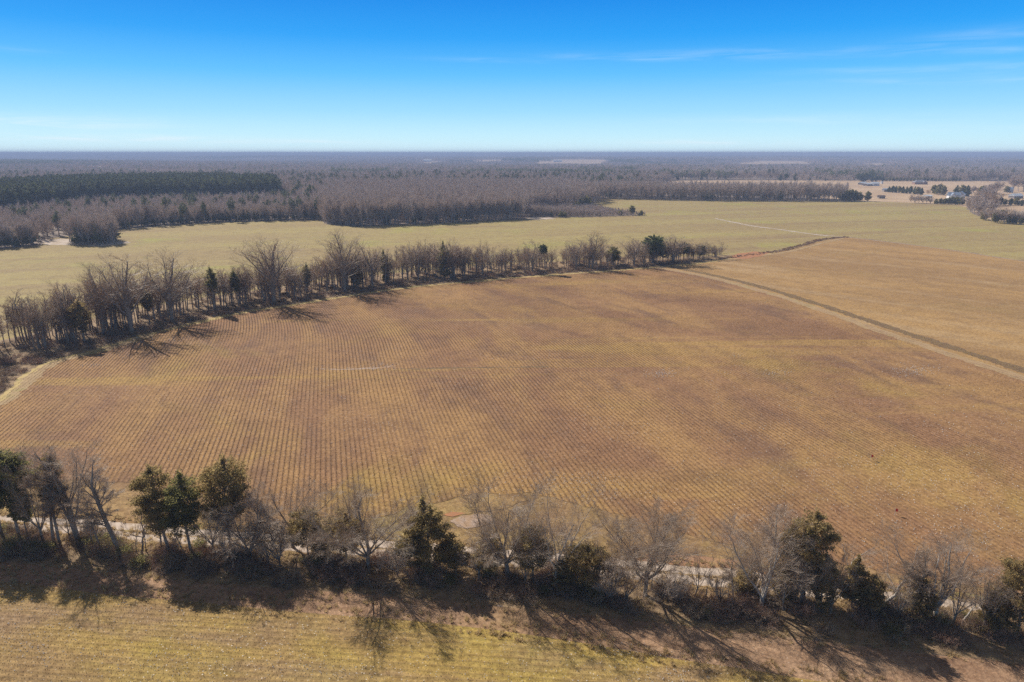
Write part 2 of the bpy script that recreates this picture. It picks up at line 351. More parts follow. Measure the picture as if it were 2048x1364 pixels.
Fq = np.stack([a, np.roll(a, -1, 1), np.roll(b, -1, 1), b], -1).reshape(-1, 4)[:, ::-1]
tag(obj('ground', mesh('ground', V, Fq, M['ground'], True)), kind='structure')

RNG = np.random.default_rng(7)
def wob(t, seed):
    """smooth 1-D noise over metres along an edge"""
    rng = np.random.default_rng(seed); o = 0
    for f, a in ((.035, .55), (.09, .5), (.23, .4), (.6, .3), (1.5, .2)):
        for k in range(2): o = o+a*np.sin(2*np.pi*t*f*rng.uniform(.7, 1.3)+rng.uniform(0, 6.28))
    return o
def rag(pts, amp=.5, step=2.5, seed=1, closed=True):
    """subdivide a ground outline and make it ragged"""
    rng = np.random.default_rng(seed); out = []; acc = 0.; sd_ = seed
    n = len(pts)
    for i in range(n if closed else n-1):
        a, b = pts[i], pts[(i+1) % n]; L = np.linalg.norm(b-a); k = max(1, min(int(L/step), 240))
        nn = np.array([-(b-a)[1], (b-a)[0]])/max(L, 1e-6)
        for j in range(k):
            o = wob(acc+L*j/k, sd_)*amp*(min(j, k-j, 3)/3)
            out.append(a+(b-a)*j/k+nn*o)
        acc += L
    if not closed: out.append(pts[-1])
    return np.array(out)
def smooth(pts, n=6):
    """Catmull-Rom through the points"""
    P_ = np.array(pts); P_ = np.concatenate([[2*P_[0]-P_[1]], P_, [2*P_[-1]-P_[-2]]]); o = []
    for i in range(1, len(P_)-2):
        for t in np.linspace(0, 1, n, endpoint=False):
            p0, p1, p2, p3 = P_[i-1:i+3]
            o.append(.5*((2*p1)+(-p0+p2)*t+(2*p0-5*p1+4*p2-p3)*t*t+(-p0+3*p1-3*p2+p3)*t**3))
    o.append(P_[-2]); return np.array(o)
import bmesh
ZK = .3
def sheet(name, pts, z, m, amp=.5, step=2.5, kind='structure', seed=1):
    pts = rag(np.array(pts), amp, step, seed); bm = bmesh.new()
    vs = [bm.verts.new((p[0], p[1], z*ZK)) for p in pts]; f = bm.faces.new(vs); bmesh.ops.triangulate(bm, faces=[f])
    bm.normal_update()
    for f in bm.faces:
        if f.normal.z < 0: f.normal_flip()
    me = bpy.data.meshes.new(name); bm.to_mesh(me); bm.free(); me.materials.append(m)
    return tag(obj(name, me), kind=kind)
def strip(name, line, w0, w1, z, m, amp=.25, seed=3):
    """band along a line, w0 to its left side and w1 to its right, with ragged edges"""
    L = np.array(line); cum = np.concatenate([[0], np.cumsum(np.linalg.norm(np.diff(L, axis=0), axis=1))])
    st_ = max(.5, cum[-1]/1500); tt = np.arange(0, cum[-1], st_); L = np.stack([np.interp(tt, cum, L[:, 0]), np.interp(tt, cum, L[:, 1])], 1)
    T = unit(np.gradient(L, axis=0)); Nn = np.stack([-T[:, 1], T[:, 0]], 1)
    a = L+Nn*(w0+amp*wob(tt, seed)[:, None]); b = L-Nn*(w1+amp*wob(tt, seed+50)[:, None]); n = len(L)
    V = np.concatenate([np.c_[a, np.full(n, z*ZK)], np.c_[b, np.full(n, z*ZK)]]); i = np.arange(n-1)
    return tag(obj(name, mesh(name, V, np.stack([i+n, i+n+1, i+1, i], 1), m)), kind='structure')
px = lambda L: [at(*p) for p in L]
BACKEDGE = [(-400,505),(0,498),(82,490),(100,477),(200,463),(240,459),(300,453),(400,447),(500,443),(640,440),(655,449),(720,453),(800,450),(900,446),(1045,438),(1165,434),(1290,431),(1200,419),(1178,412),(1203,397),(1430,401),(1740,403),(1900,408),(1932,414),(1945,428),(1985,441),(2048,446),(2400,458)]
FAREDGE = [(1690,473),(1800,486),(1900,499),(2048,522),(2400,575)]
HEDGE = [(-400,1010),(-100,850),(0,797),(60,745),(110,722),(200,697),(300,668),(400,643),(500,622),(600,607),(700,591),(820,574),(900,567),(1000,558),(1100,550),(1200,543),(1300,535),(1400,526),(1460,517),(1530,507),(1590,495),(1640,481),(1690,473)]
hedge_line = smooth(px(HEDGE), 8)
back = px(BACKEDGE)+px(FAREDGE[::-1])+px([(1530,505),(1300,525),(1100,540),(900,556),(700,576),(500,600),(300,640),(200,662),(0,700),(-400,820)])
sheet('back_field', back, .05, M['back_field'], 1.2, 6)
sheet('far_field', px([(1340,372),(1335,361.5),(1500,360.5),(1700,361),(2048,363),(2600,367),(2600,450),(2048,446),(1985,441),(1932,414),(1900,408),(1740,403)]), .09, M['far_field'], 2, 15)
PATH = [(1310,536),(1330,538),(1400,551),(1500,576),(1600,606),(1700,641),(1800,676),(1900,709),(2048,758),(2400,880)]
path_line = smooth(px(PATH), 8)
sheet('right_field', px([(1320,536),(1400,527),(1460,518),(1530,508),(1590,496),(1640,483),(1690,474),(1800,487),(1900,500),(2048,523),(2400,576)]+PATH[::-1][:-1]), .10, M['right_field'], .5, 4)
BOT = [(2400,1240),(2048,1188),(1900,1165),(1700,1132),(1550,1108),(1450,1088),(1330,1056),(1220,1026),(1150,1008),(1060,985),(960,985),(880,1005),(760,1035),(600,1030),(480,1015),(380,985),(280,965),(150,960),(0,965),(-400,975)]
main = px(HEDGE[:17]+PATH+BOT)
sheet('verge', px([(-400,940),(0,940),(400,960),(700,980),(1060,950),(1500,1030),(2048,1130),(2500,1200),(2500,1420),(2048,1330),(1500,1250),(1000,1180),(500,1150),(0,1120),(-500,1080)]), .02, M['verge'], .6, 3)
sheet('main_field', main, .14, M['main_field'], .5, 1.2)
strip('grass_margin', smooth(px(HEDGE[:21]), 10)[:, :], .8, 2.0, .165, M['grass_edge'], .5)
strip('field_edge_track', smooth(px(HEDGE[:7]), 10), -.6, 3.6, .17, M['track'], .6)
strip('washed_line', smooth(px([(640,739),(700,738.5),(760,735.5),(790,731)]), 8), .5, .4, .155, M['pale_clay'], .25)
strip('terrace_line', smooth(px([(800,739),(900,736),(1000,735),(1100,734)]), 8), .5, .4, .155, M['dark_weeds'], .3)
# floor of the hedgerow: front edge is the field edge, 24 m deep
hl = smooth(px(HEDGE[1:20]), 8); T = unit(np.gradient(hl, axis=0)); Nn = np.stack([-T[:, 1], T[:, 0]], 1)
depth = 38*np.clip((len(hl)-1-np.arange(len(hl)))/22, .12, 1)
bk = hl+Nn*depth[:, None]
n = len(hl); V = np.concatenate([np.c_[bk, np.full(n, .12*ZK)], np.c_[hl+Nn*.6, np.full(n, .12*ZK)]]); i = np.arange(n-1)
tag(obj('hedge_floor', mesh('hedge_floor', V, np.stack([i+n, i+n+1, i+1, i], 1), M['litter'])), kind='structure')
strip('field_track', path_line, 2.1, 1.9, .175, M['track'], .4)
strip('track_rut', path_line, .95, -.55, .185, M['headland'], .12)
strip('track_rut', path_line, -.55, .95, .185, M['headland'], .12, 9)
strip('dirt_track', smooth(px([(1430,437),(1500,451),(1560,459),(1600,465),(1650,471),(1700,475)]), 6), 1.8, 1.8, .19, M['sand'], .5)
strip('field_edge_line', smooth(px([(1690,474),(1800,487),(1900,500),(2048,523),(2400,576)]), 6), .7, .8, .20, M['pale_clay'], .3)
strip('ditch_bank', smooth(px([(1440,519),(1500,511),(1560,503),(1600,494),(1650,479),(1700,474)]), 6), 3.4, .4, .205, M['dark_weeds'], .9)
strip('ditch_track', smooth(px([(1440,521),(1500,514),(1560,506),(1600,498),(1640,487),(1690,475)]), 6), 1.0, 1.6, .21, M['track'], .4)
sheet('red_clay', px([(1462,516),(1475,507),(1510,503),(1540,506),(1520,513),(1490,518)]), .22, M['red_clay'], .6, 2)
sheet('sandy_gap', px([(85,482),(120,477),(160,480),(165,488),(250,482),(262,486),(200,492),(120,490),(88,490)]), .23, M['sand'], .6, 3)
sheet('sandy_gap', px([(1048,438),(1066,433),(1100,434),(1110,438),(1070,440)]), .24, M['sand'], .6, 3)
strip('sandy_margin', smooth(px([(240,461),(270,458),(300,455),(340,453)]), 8), 1, 1, .25, M['sand'], 1.5)
ROAD = [(-500,1035),(-200,1040),(0,1046),(150,1052),(300,1066),(450,1078),(700,1092),(930,1110),(1100,1122),(1300,1142),(1480,1160),(1620,1178),(1800,1204),(1950,1226),(2100,1246),(2500,1300)]
road_line = smooth(px(ROAD), 10)
strip('gravel_road', road_line, 2.2, 2.3, .06, M['gravel'], .18)
strip('road_centre_grass', road_line, .25, .25, .066, M['track'], .15)
sheet('verge_patch', px([(860,1018),(900,1005),(1000,995),(1060,1000),(1010,1018),(930,1030),(880,1032)]), .18, M['verge'], .5, 1.2)
sheet('pale_clay', px([(900,1042),(925,1031),(955,1028),(985,1036),(975,1048),(945,1056),(915,1054)]), .19, M['pale_clay'], .35, .4)
sheet('red_clay', px([(885,1030),(905,1024),(932,1026),(905,1034)]), .20, M['red_clay'], .2, .8)
sheet('verge_red', px([(1270,1108),(1400,1112),(1600,1140),(1800,1168),(2000,1198),(2200,1220),(2200,1250),(2000,1222),(1800,1190),(1600,1162),(1400,1142),(1270,1128)]), .05, M['verge_red'], .4, 2)
TREES_BASE = [(-500,1062),(0,1085),(200,1100),(400,1120),(600,1138),(740,1146),(1000,1160),(1300,1192),(1520,1218),(1700,1225),(1870,1244),(2048,1264),(2500,1310)]
tree_line = smooth(px(TREES_BASE), 10)
strip('hedge_bottom', tree_line, 3.2, 6.5, .10, M['litter'], .5)
NF = [(-500,1155),(0,1165),(200,1188),(400,1205),(600,1225),(800,1240),(1000,1262),(1200,1292),(1350,1318),(1500,1340),(1700,1372),(2500,1480)]
nearp = smooth(px(NF), 6)
sheet('headland', list(smooth(px([(-500,1100),(0,1125),(400,1165),(800,1195),(1300,1245),(1700,1290),(2500,1380)]), 6))+px([(2500,1700),(1024,1750),(-500,1700)]), .12, M['headland'], .3, 2)
sheet('near_field', list(nearp)+px([(2500,1760),(1024,1800),(-600,1760)]), .15, M['near_field'], .5, 1.5)

# ---------------------------------------------------------------- point in polygon, scatters
def inside(pts, poly):
    poly = np.array(poly); x, y = pts[:, 0], pts[:, 1]; r = np.zeros(len(pts), bool); j = len(poly)-1
    for i in range(len(poly)):
        xi, yi = poly[i]; xj, yj = poly[j]
        c = ((yi > y) != (yj > y)) & (x < (xj-xi)*(y-yi)/(yj-yi+1e-12)+xi); r ^= c; j = i
    return r
def scatter_group(objs, name):
    c = bpy.data.collections.new(name)
    for o in objs: c.objects.link(o)
    return c
def proto_obj(name, parts, mats):
    """one mesh with several materials, used by the scatters"""
    me = None; Vs = []; Fs = []; mi = []; o = 0
    for (V, Fc), k in zip(parts, range(len(parts))):
        Vs.append(V); Fs.append(Fc+o); o += len(V); mi += [k]*len(Fc)
    me = mesh(name, np.concatenate(Vs), np.concatenate(Fs))
    for m in mats: me.materials.append(m)
    me.polygons.foreach_set('material_index', np.array(mi, np.int32)); me.update()
    return bpy.data.objects.new(name, me)
def scatter(name, pts, rz, scl, pick, coll, label, cat):
    me = bpy.data.meshes.new(name); me.vertices.add(len(pts)); me.vertices.foreach_set('co', np.asarray(pts, np.float32).ravel())
    for nm, ty, d in (('rz', 'FLOAT', rz), ('pick', 'INT', pick)):
        at_ = me.attributes.new(nm, ty, 'POINT'); at_.data.foreach_set('value', np.asarray(d, np.float32 if ty == 'FLOAT' else np.int32))
    at_ = me.attributes.new('scl', 'FLOAT_VECTOR', 'POINT'); at_.data.foreach_set('vector', np.asarray(scl, np.float32).ravel())
    o = obj(name, me); tag(o, label, cat, kind='stuff')
    ng = bpy.data.node_groups.new(name, 'GeometryNodeTree')
    ng.interface.new_socket('Geometry', in_out='INPUT', socket_type='NodeSocketGeometry'); ng.interface.new_socket('Geometry', in_out='OUTPUT', socket_type='NodeSocketGeometry')
    N = ng.nodes; gi = N.new('NodeGroupInput'); go = N.new('NodeGroupOutput')
    ci = N.new('GeometryNodeCollectionInfo'); ci.inputs[0].default_value = coll; ci.inputs['Separate Children'].default_value = True; ci.inputs['Reset Children'].default_value = True
    ip = N.new('GeometryNodeInstanceOnPoints'); ip.inputs['Pick Instance'].default_value = True
    def na(nm, ty):
        a_ = N.new('GeometryNodeInputNamedAttribute'); a_.data_type = ty; a_.inputs[0].default_value = nm; return a_.outputs[0]
    cx = N.new('ShaderNodeCombineXYZ'); L = ng.links
    L.new(na('rz', 'FLOAT'), cx.inputs[2]); L.new(na('pick', 'INT'), ip.inputs['Instance Index'])
    e2r = N.new('FunctionNodeEulerToRotation'); L.new(cx.outputs[0], e2r.inputs[0]); L.new(e2r.outputs[0], ip.inputs['Rotation'])
    L.new(na('scl', 'FLOAT_VECTOR'), ip.inputs['Scale'])
    L.new(gi.outputs[0], ip.inputs['Points']); L.new(ci.outputs[0], ip.inputs['Instance']); L.new(ip.outputs[0], go.inputs[0])
    md = o.modifiers.new('scatter', 'NODES'); md.node_group = ng
    return o

def along(line, n, o0, o1, seed, t0=0., t1=1.):
    """n random places beside a line, offset o0..o1 metres to its left"""
    rng = np.random.default_rng(seed); L = np.array(line); c = np.concatenate([[0], np.cumsum(np.linalg.norm(np.diff(L, axis=0), axis=1))])
    t = rng.uniform(t0, t1, n)*c[-1]; x = np.interp(t, c, L[:, 0]); y = np.interp(t, c, L[:, 1])
    T = unit(np.gradient(L, axis=0)); tx = np.interp(t, c, T[:, 0]); ty = np.interp(t, c, T[:, 1]); o = rng.uniform(o0, o1, n)
    return np.stack([x-ty*o, y+tx*o], 1)
# ---------------------------------------------------------------- woods
def far_tree(seed, h=17, w=9, n=150, s=.75):
    """small bare forest tree: trunk, upright boughs and a haze of short twigs"""
    rng = np.random.default_rng(seed)
    TP = walk(rng, np.zeros((1, 3)), np.array([[0, 0, 1.]]), np.array([h*.6]), 3, .04, 0); big = [tubes(TP, rad(np.array([.22]), 3, .6), 4)]
    p, D, L, r = kids(rng, TP, rad(np.array([.2]), 3, .7), np.array([h*.5]), 11, .22, .62, 1.)
    BP = walk(rng, p, D, L, 3, .1, .12); tops = [tubes(BP, rad(np.maximum(r, .1), 3, .4), 3)]
    p, D, L, r = kids(rng, BP, rad(r, 3, .4), L, n//9, .12, .65, .55)
    B2 = walk(rng, p, D, L, 2, .15, .1); tops.append(tubes(B2, np.full(B2.shape[:2], .075)*np.linspace(1, .5, 3), 3))
    big, tops = join(big), join(tops); mz = tops[0][:, 2].max(); mw = np.abs(tops[0][:, :2]).max()
    for V in (big[0], tops[0]): V[:, 2] *= h/mz
    tops[0][:, :2] *= (w/2)/mw
    return big, tops
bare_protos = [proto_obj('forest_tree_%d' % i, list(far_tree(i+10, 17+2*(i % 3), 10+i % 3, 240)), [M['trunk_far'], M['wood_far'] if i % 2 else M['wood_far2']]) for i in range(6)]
def far_pine(seed, h=22, w=6, n=420, sz=.42, clear=.45, m='pine'):
    a, b = evergreen(seed, h, w, 'top' if clear > .3 else 'cone', n, sz, clear, tr=.18, gap=.7)
    return proto_obj('forest_pine_%d' % seed, [a, b], [M['trunk_far'], M[m]])
pine_protos = [far_pine(30+i) for i in range(2)]+[far_pine(34, 23, 6, 500, .42, .5, 'pine_green')]
cedar_protos = [far_pine(40, 12, 6, 420, .35, .04), far_pine(41, 14, 7, 450, .36, .06)]
C_far = scatter_group([o for o in bare_protos+pine_protos[:2]+cedar_protos], 'forest_kinds')
names = sorted(o.name for o in C_far.objects)
idx = {nme: i for i, nme in enumerate(names)}
BI = [idx[o.name] for o in bare_protos]; PI_ = [idx[o.name] for o in pine_protos[:2]]; CI = [idx[o.name] for o in cedar_protos]
C_pine = scatter_group(pine_protos, 'plantation_kinds'); pn = sorted(o.name for o in C_pine.objects)
def jgrid(x0, x1, y0, y1, s, seed):
    rng = np.random.default_rng(seed); X, Y = np.meshgrid(np.arange(x0, x1, s), np.arange(y0, y1, s)); p = np.stack([X.ravel(), Y.ravel()], 1)
    return p+rng.uniform(-.42, .42, p.shape)*s
def wedge(p, m=.90): return (np.abs(p[:, 0]) < p[:, 1]*m+40)
def woods(name, p, label, cat, hs=(.85, 1.15), pc=.03, pp=.03, seed=0, hmul=1.0, clump=None, low=None):
    rng = np.random.default_rng(seed); n = len(p)
    pk = rng.choice(BI, n); r = rng.uniform(size=n)
    f = 1.0
    if clump is not None: f = clump(p)
    pk = np.where(r < pc*f, rng.choice(CI, n), pk); pk = np.where((r > 1-pp*f), rng.choice(PI_, n), pk)
    s = rng.uniform(hs[0], hs[1], n)*hmul; s = s*(low(p) if low else 1.); sc3 = np.stack([s*rng.uniform(.9, 1.35, n), s*rng.uniform(.9, 1.35, n), s], 1)
    P3 = np.c_[p, gh(p[:, 0], p[:, 1])]
    return scatter(name, P3, rng.uniform(0, 6.28, n), sc3, pk, C_far, label, cat)
allp = jgrid(-1700, 1700, 420, 1700, 7.0, 11); allp = allp[wedge(allp)]
qx, qy = proj(allp[:, 0], allp[:, 1]); Q = np.stack([qx, qy], 1)
def band(poly): return inside(Q, poly)
plantation = [(-60,446),(60,430),(200,413),(400,407),(562,403),(552,383),(420,378),(250,380),(120,386),(0,398),(-80,405)]
frontwood = [(640,440),(655,449),(720,453),(800,450),(900,446),(1045,437),(1060,428),(1100,424),(1165,418),(1178,411),(1203,404),(1200,396),(1140,386),(1000,382),(700,386),(640,410)]
leftclump = [(-500,505),(0,498),(80,490),(84,478),(30,470),(-500,480)]
grove = [(137,486),(150,490),(200,491),(232,487),(241,482),(228,476),(180,473),(147,476)]
front = [(-900,520),(-500,505),(86,482),(100,476),(200,463),(240,459),(300,453),(400,447),(500,443),(640,440),(640,410),(700,386),(1000,382),(1140,386),(1200,396),(1203,389),(1300,378),(1345,360.5),(1500,359.5),(1700,360),(2048,362),(3000,368),(3000,330),(-1500,330),(-1500,520)]
m_pl = band(plantation); m_fw = band(frontwood); m_lc = band(leftclump); m_gr = band(grove)
m_all = band(front) & ~m_pl & ~m_fw & ~m_lc & ~m_gr & (allp[:, 1] < 1600)
def keepd(m, frac, seed): return m & (np.random.default_rng(seed).uniform(size=len(m)) < frac)
mixed = lambda p: np.where((p[:, 0] < -90) & (p[:, 1] < 900), 3.5, 1.0)
woods('bare_woodland', allp[keepd(m_all & (allp[:, 1] > 900), .8, 1)], 'broad grey brown leafless forest spreading behind the nearer woods to the skyline', 'forest', pc=.05, pp=.05, seed=2)
woods('mixed_woodland', allp[m_all & (allp[:, 1] <= 900)], 'belt of leafless trees mixed with dark evergreens along the back edge of the green field', 'woodland', (.8, 1.12), .06, .08, 3, low=lambda p: np.where(inside(np.stack(proj(p[:, 0], p[:, 1]), 1), [(-200,470),(100,470),(300,447),(570,441),(620,430),(575,400),(-200,420)]), .74, 1.))
woods('wood_block', allp[m_fw], 'purplish grey block of leafless wood jutting into the green field at the centre', 'woodland', (.9, 1.1), .01, .0, 4, 1.15)
woods('woodland_edge', allp[m_lc], 'dense clump of trees cut by the left edge of the photo, left of the round grove', 'woodland', (.75, 1.0), .16, .02, 5)
woods('round_grove', jgrid(-500, -200, 380, 560, 3.6, 5)[inside(np.stack(proj(*jgrid(-500, -200, 380, 560, 3.6, 5).T), 1), grove)], 'small rounded grove standing alone at the left end of the green field', 'grove', (.85, 1.08), .2, 0, 6)
pp_ = jgrid(-900, -200, 560, 1300, 5.0, 8); pp_ = pp_[inside(np.stack(proj(*pp_.T), 1), plantation)]
rng = np.random.default_rng(5); n = len(pp_); s = rng.uniform(1.0, 1.3, n)
scatter('pine_plantation', np.c_[pp_, np.zeros(n)], rng.uniform(0, 6.28, n), np.stack([s, s, s], 1), rng.choice([0, 1, 2, 2, 2], n), C_pine, 'dark green pine plantation with an even flat top, behind the mixed woodland at left', 'pine wood')
# young scrub running out from the wood block
sp = jgrid(0, 180, 560, 760, 2.6, 21); q2 = np.stack(proj(*sp.T), 1)
sp = sp[inside(q2, [(1047,433),(1060,426),(1168,416),(1182,417),(1230,423),(1292,428),(1292,431.5),(1165,434),(1070,434)])]
rng = np.random.default_rng(9); n = len(sp); sx_ = np.stack(proj(*sp.T), 1)[:, 0]
s = rng.uniform(.42, .58, n)*np.interp(sx_, [1050, 1170, 1290], [1.1, .68, .25])
scatter('young_scrub', np.c_[sp, np.zeros(n)], rng.uniform(0, 6.28, n), np.stack([s, s, s], 1), np.where(rng.uniform(size=n) < .06, rng.choice(CI, n), rng.choice(BI, n)), C_far, 'low pinkish grey scrub tapering to a point to the right of the wood block', 'scrub')
# dense dark fringe along the foot of the woods
fr = smooth(px([(240,458),(300,452),(400,446),(500,442),(640,439)]), 8)
woods('woodland_fringe', along(fr, 330, .5, 14, 71), 'dark evergreen and brushy fringe along the back edge of the green field at left', 'woodland', (.45, .85), .5, .0, 72)
fr2 = smooth(px([(642,443),(655,448),(720,452),(800,449),(900,445),(1045,437)]), 8)
woods('wood_front', along(fr2, 240, .5, 12, 73), 'bare front row of the central wood block facing the green field', 'woodland', (.75, 1.1), .03, .0, 74)
fr3 = smooth(px([(-300,503),(0,496),(50,492),(80,488)]), 8)
woods('clump_front', along(fr3, 110, .5, 10, 75), 'brushy front row of the clump cut by the left edge of the photo', 'woodland', (.6, .9), .35, .0, 76)
# strip of trees behind the back field on the right
hp = jgrid(60, 700, 600, 1100, 6.5, 31); q2 = np.stack(proj(*hp.T), 1)
hp = hp[inside(q2, [(1203,398),(1430,402),(1600,402.5),(1690,403),(1690,398),(1560,395),(1400,393),(1205,389)])]
woods('tree_belt', hp, 'long belt of leafless trees along the far edge of the green field right of centre', 'tree belt', (.95, 1.25), .07, .0, 12)
# far forest in patches
def patch(seed, size=150., n=190, dens_pine=.035):
    rng = np.random.default_rng(seed); parts_b = []; parts_g = []
    base_t = [far_tree(60+i, 16+i, 11, 80) for i in range(3)]
    for k in range(n):
        x, y = rng.uniform(-size/2, size/2, 2); s = rng.uniform(.75, 1.1)
        if rng.uniform() < dens_pine:
            m_ = 26; c = rng.normal(size=(m_, 3))*np.array([1.9, 1.9, 2.6])*s+np.array([x, y, 13*s])
            parts_g.append(leaves(rng, c, 1.1)); continue
        V, Fc = base_t[rng.integers(3)][1]; an = rng.uniform(0, 6.28); c, s_ = math.cos(an), math.sin(an)
        V = V*s; V = np.stack([V[:, 0]*c-V[:, 1]*s_+x, V[:, 0]*s_+V[:, 1]*c+y, V[:, 2]], 1); parts_b.append((V, Fc))
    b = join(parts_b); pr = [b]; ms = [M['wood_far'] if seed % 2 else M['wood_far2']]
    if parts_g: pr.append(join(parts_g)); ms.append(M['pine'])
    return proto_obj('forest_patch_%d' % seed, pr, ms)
patches = [patch(1), patch(2), patch(3, dens_pine=.02), patch(4, dens_pine=.55)]
C_patch = scatter_group(patches, 'forest_patches')
def farpatches(y0, y1, s, mul, seed, name, label):
    p = jgrid(-y1*.95, y1*.95, y0, y1, s, seed); p = p[wedge(p, .85)]
    rng = np.random.default_rng(seed); x_, y_ = proj(p[:, 0], p[:, 1])
    clear = np.zeros(len(p), bool)
    for poly in CLEARS: clear |= inside(p, poly)
    p = p[~clear]; n = len(p)
    nz = np.sin(p[:, 0]/500+1)+np.sin(p[:, 1]/700+p[:, 0]/900)+rng.normal(0, .5, n)
    pk = np.where(nz > 1.35, 3, rng.integers(0, 3, n))
    return scatter(name, np.c_[p, gh(p[:, 0], p[:, 1])-.3], rng.choice([0, 1.5708, 3.1416, 4.712], n)+rng.uniform(-.2, .2, n), np.stack([np.full(n, mul), np.full(n, mul), rng.uniform(.9, 1.15, n)], 1), pk, C_patch, label, 'forest')
def box(cx, cy, w_, d_): return [(cx-w_/2, cy-d_/2), (cx+w_/2, cy-d_/2), (cx+w_/2, cy+d_/2), (cx-w_/2, cy+d_/2)]
def glade(px_, y0, y1, w_):
    a, b = at(px_, y0), at(px_, y1); return [(a[0]-w_/2, a[1]), (a[0]+w_/2, a[1]), (b[0]+w_/2, b[1]), (b[0]-w_/2, b[1])]
GL = [(200, 344, 337, 110), (1140, 329, 321, 520), (855, 328, 322, 150), (380, 357, 350, 260), (1560, 330, 322, 500), (1760, 333, 326, 200), (980, 325, 321, 200)]
CLEARS = [glade(*q) for q in GL]
def drape(name, q, m, n_=14):
    a, b, c, d = [np.array(v) for v in q]; u = np.linspace(0, 1, n_); P_ = np.array([[(a*(1-i)+b*i)*(1-j)+(d*(1-i)+c*i)*j for i in u] for j in u]).reshape(-1, 2)
    V = np.c_[P_, gh(P_[:, 0], P_[:, 1])+.8]; ix = np.arange(n_*n_).reshape(n_, n_)
    tag(obj(name, mesh(name, V, np.stack([ix[:-1, :-1], ix[:-1, 1:], ix[1:, 1:], ix[1:, :-1]], -1).reshape(-1, 4), m, True)), kind='structure')
for q in CLEARS: drape('forest_clearing', q, M['far_field'])
m_gl = np.zeros(len(allp), bool)
farpatches(1600, 5000, 150, 1.0, 41, 'distant_forest', 'hazy blue grey forest of the middle distance with scattered dark pines')
farpatches(5000, 17500, 300, 2.0, 42, 'skyline_forest', 'thin bluish band of forest and low ridge right under the sky')

# ---------------------------------------------------------------- farmyard, far right
def house(px_, py_, W, D, Hh, roof_h, rz, wall, roof, name, label, cat='house', hip=0., wins=3, doors=1, group=None, wing=None, base_z=0):
    p = at(px_, py_); o = obj(name, None, None, (p[0], p[1], 0), rz); tag(o, label, cat, group)
    bx_ = lambda x0, x1, y0, y1, z0, z1: (np.array([[x0,y0,z0],[x1,y0,z0],[x1,y1,z0],[x0,y1,z0],[x0,y0,z1],[x1,y0,z1],[x1,y1,z1],[x0,y1,z1]], float), np.array([[0,3,2,1],[4,5,6,7],[0,1,5,4],[1,2,6,5],[2,3,7,6],[3,0,4,7]]))
    def gable(x0, x1, y0, y1, z, rh, ov, hp, t=.25):
        # roof slabs with the ridge along x
        a, b = x0-ov, x1+ov; c, d = y0-ov, y1+ov; m = (y0+y1)/2; h1 = (b-a)*hp
        V = np.array([[a,c,z],[b,c,z],[b,d,z],[a,d,z],[a+h1,m,z+rh],[b-h1,m,z+rh]]); U = V+np.array([0, 0, t])
        VV = np.concatenate([V, U]); F4 = [[0,1,5,4],[2,3,4,5],[6,7,11,10],[8,9,10,11],[0,1,7,6],[1,2,8,7],[2,3,9,8],[3,0,6,9],[0,3,4,4],[1,2,5,5],[6,9,10,10],[7,8,11,11]]
        return VV, np.array([f for f in F4 if len(set(f)) == 4]), np.array([list(dict.fromkeys(f)) for f in F4 if len(set(f)) == 3])
    bodies = [(-W/2, W/2, -D/2, D/2)]
    wl = [bx_(-W/2, W/2, -D/2, D/2, 0, Hh)]
    tri = np.array([[-W/2,-D/2,Hh],[-W/2,D/2,Hh],[-W/2,0,Hh+roof_h*.97],[W/2,-D/2,Hh],[W/2,D/2,Hh],[W/2,0,Hh+roof_h*.97]])
    V, Fc = join(wl); nV = len(V)
    faces = [Fc]
    if hip < .05: V = np.concatenate([V, tri]); faces.append(np.array([[nV, nV+1, nV+2], [nV+3, nV+5, nV+4]]))
    obj('wall', mesh('wall', V, faces, wall), o)
    A, q, t3 = gable(*bodies[0], Hh+.02, roof_h, .5, hip); obj('roof', mesh('roof', A, [q, t3], roof), o)
    if wing:
        x0, x1, wd_, wh = wing
        V2, F2 = bx_(x0, x1, -D/2-wd_, -D/2+.05, 0, Hh-.1); m = (x0+x1)/2; V2 = np.concatenate([V2, [[x0,-D/2-wd_,Hh-.1],[x1,-D/2-wd_,Hh-.1],[m,-D/2-wd_,Hh-.1+wh]]])
        obj('wing_wall', mesh('wing_wall', V2, [F2, np.array([[8,9,10]])], wall), o)
        y0, y1 = -D/2-wd_-.4, 0
        R_ = np.array([[x0-.4,y0,Hh-.15],[m,y0,Hh+wh],[m,y1,Hh+wh],[x0-.4,y1,Hh-.15],[x1+.4,y0,Hh-.15],[x1+.4,y1,Hh-.15]]); R2 = R_+np.array([0,0,.2])
        obj('wing_roof', mesh('wing_roof', np.concatenate([R_, R2]), [np.array([[0,1,2,3],[1,4,5,2],[6,7,8,9],[7,10,11,8],[0,1,7,6],[1,4,10,7]])], roof), o)
    for k in range(wins):
        xx = -W/2+W*(k+.7)/(wins+.4); wv, wf = bx_(xx-.5, xx+.5, -D/2-.06, -D/2+.02, Hh*.38, Hh*.75)
        f = obj('window', mesh('window', wv, wf, M['trim']), o); wv, wf = bx_(xx-.4, xx+.4, -D/2-.09, -D/2-.05, Hh*.42, Hh*.71); obj('pane', mesh('pane', wv, wf, M['glass']), f)
    for k in range(doors):
        xx = -W/2+W*.12+k*W*.3; dv, df = bx_(xx-.55, xx+.55, -D/2-.05, -D/2+.02, 0, min(2.1, Hh*.8)); obj('door', mesh('door', dv, df, M['door']), o)
    return o
M['trim'] = mat('trim', col=(.75, .75, .74)); M['glass'] = mat('window_glass', col=(.05, .06, .08), rough=.15); M['door'] = mat('door_paint', col=(.25, .16, .12))
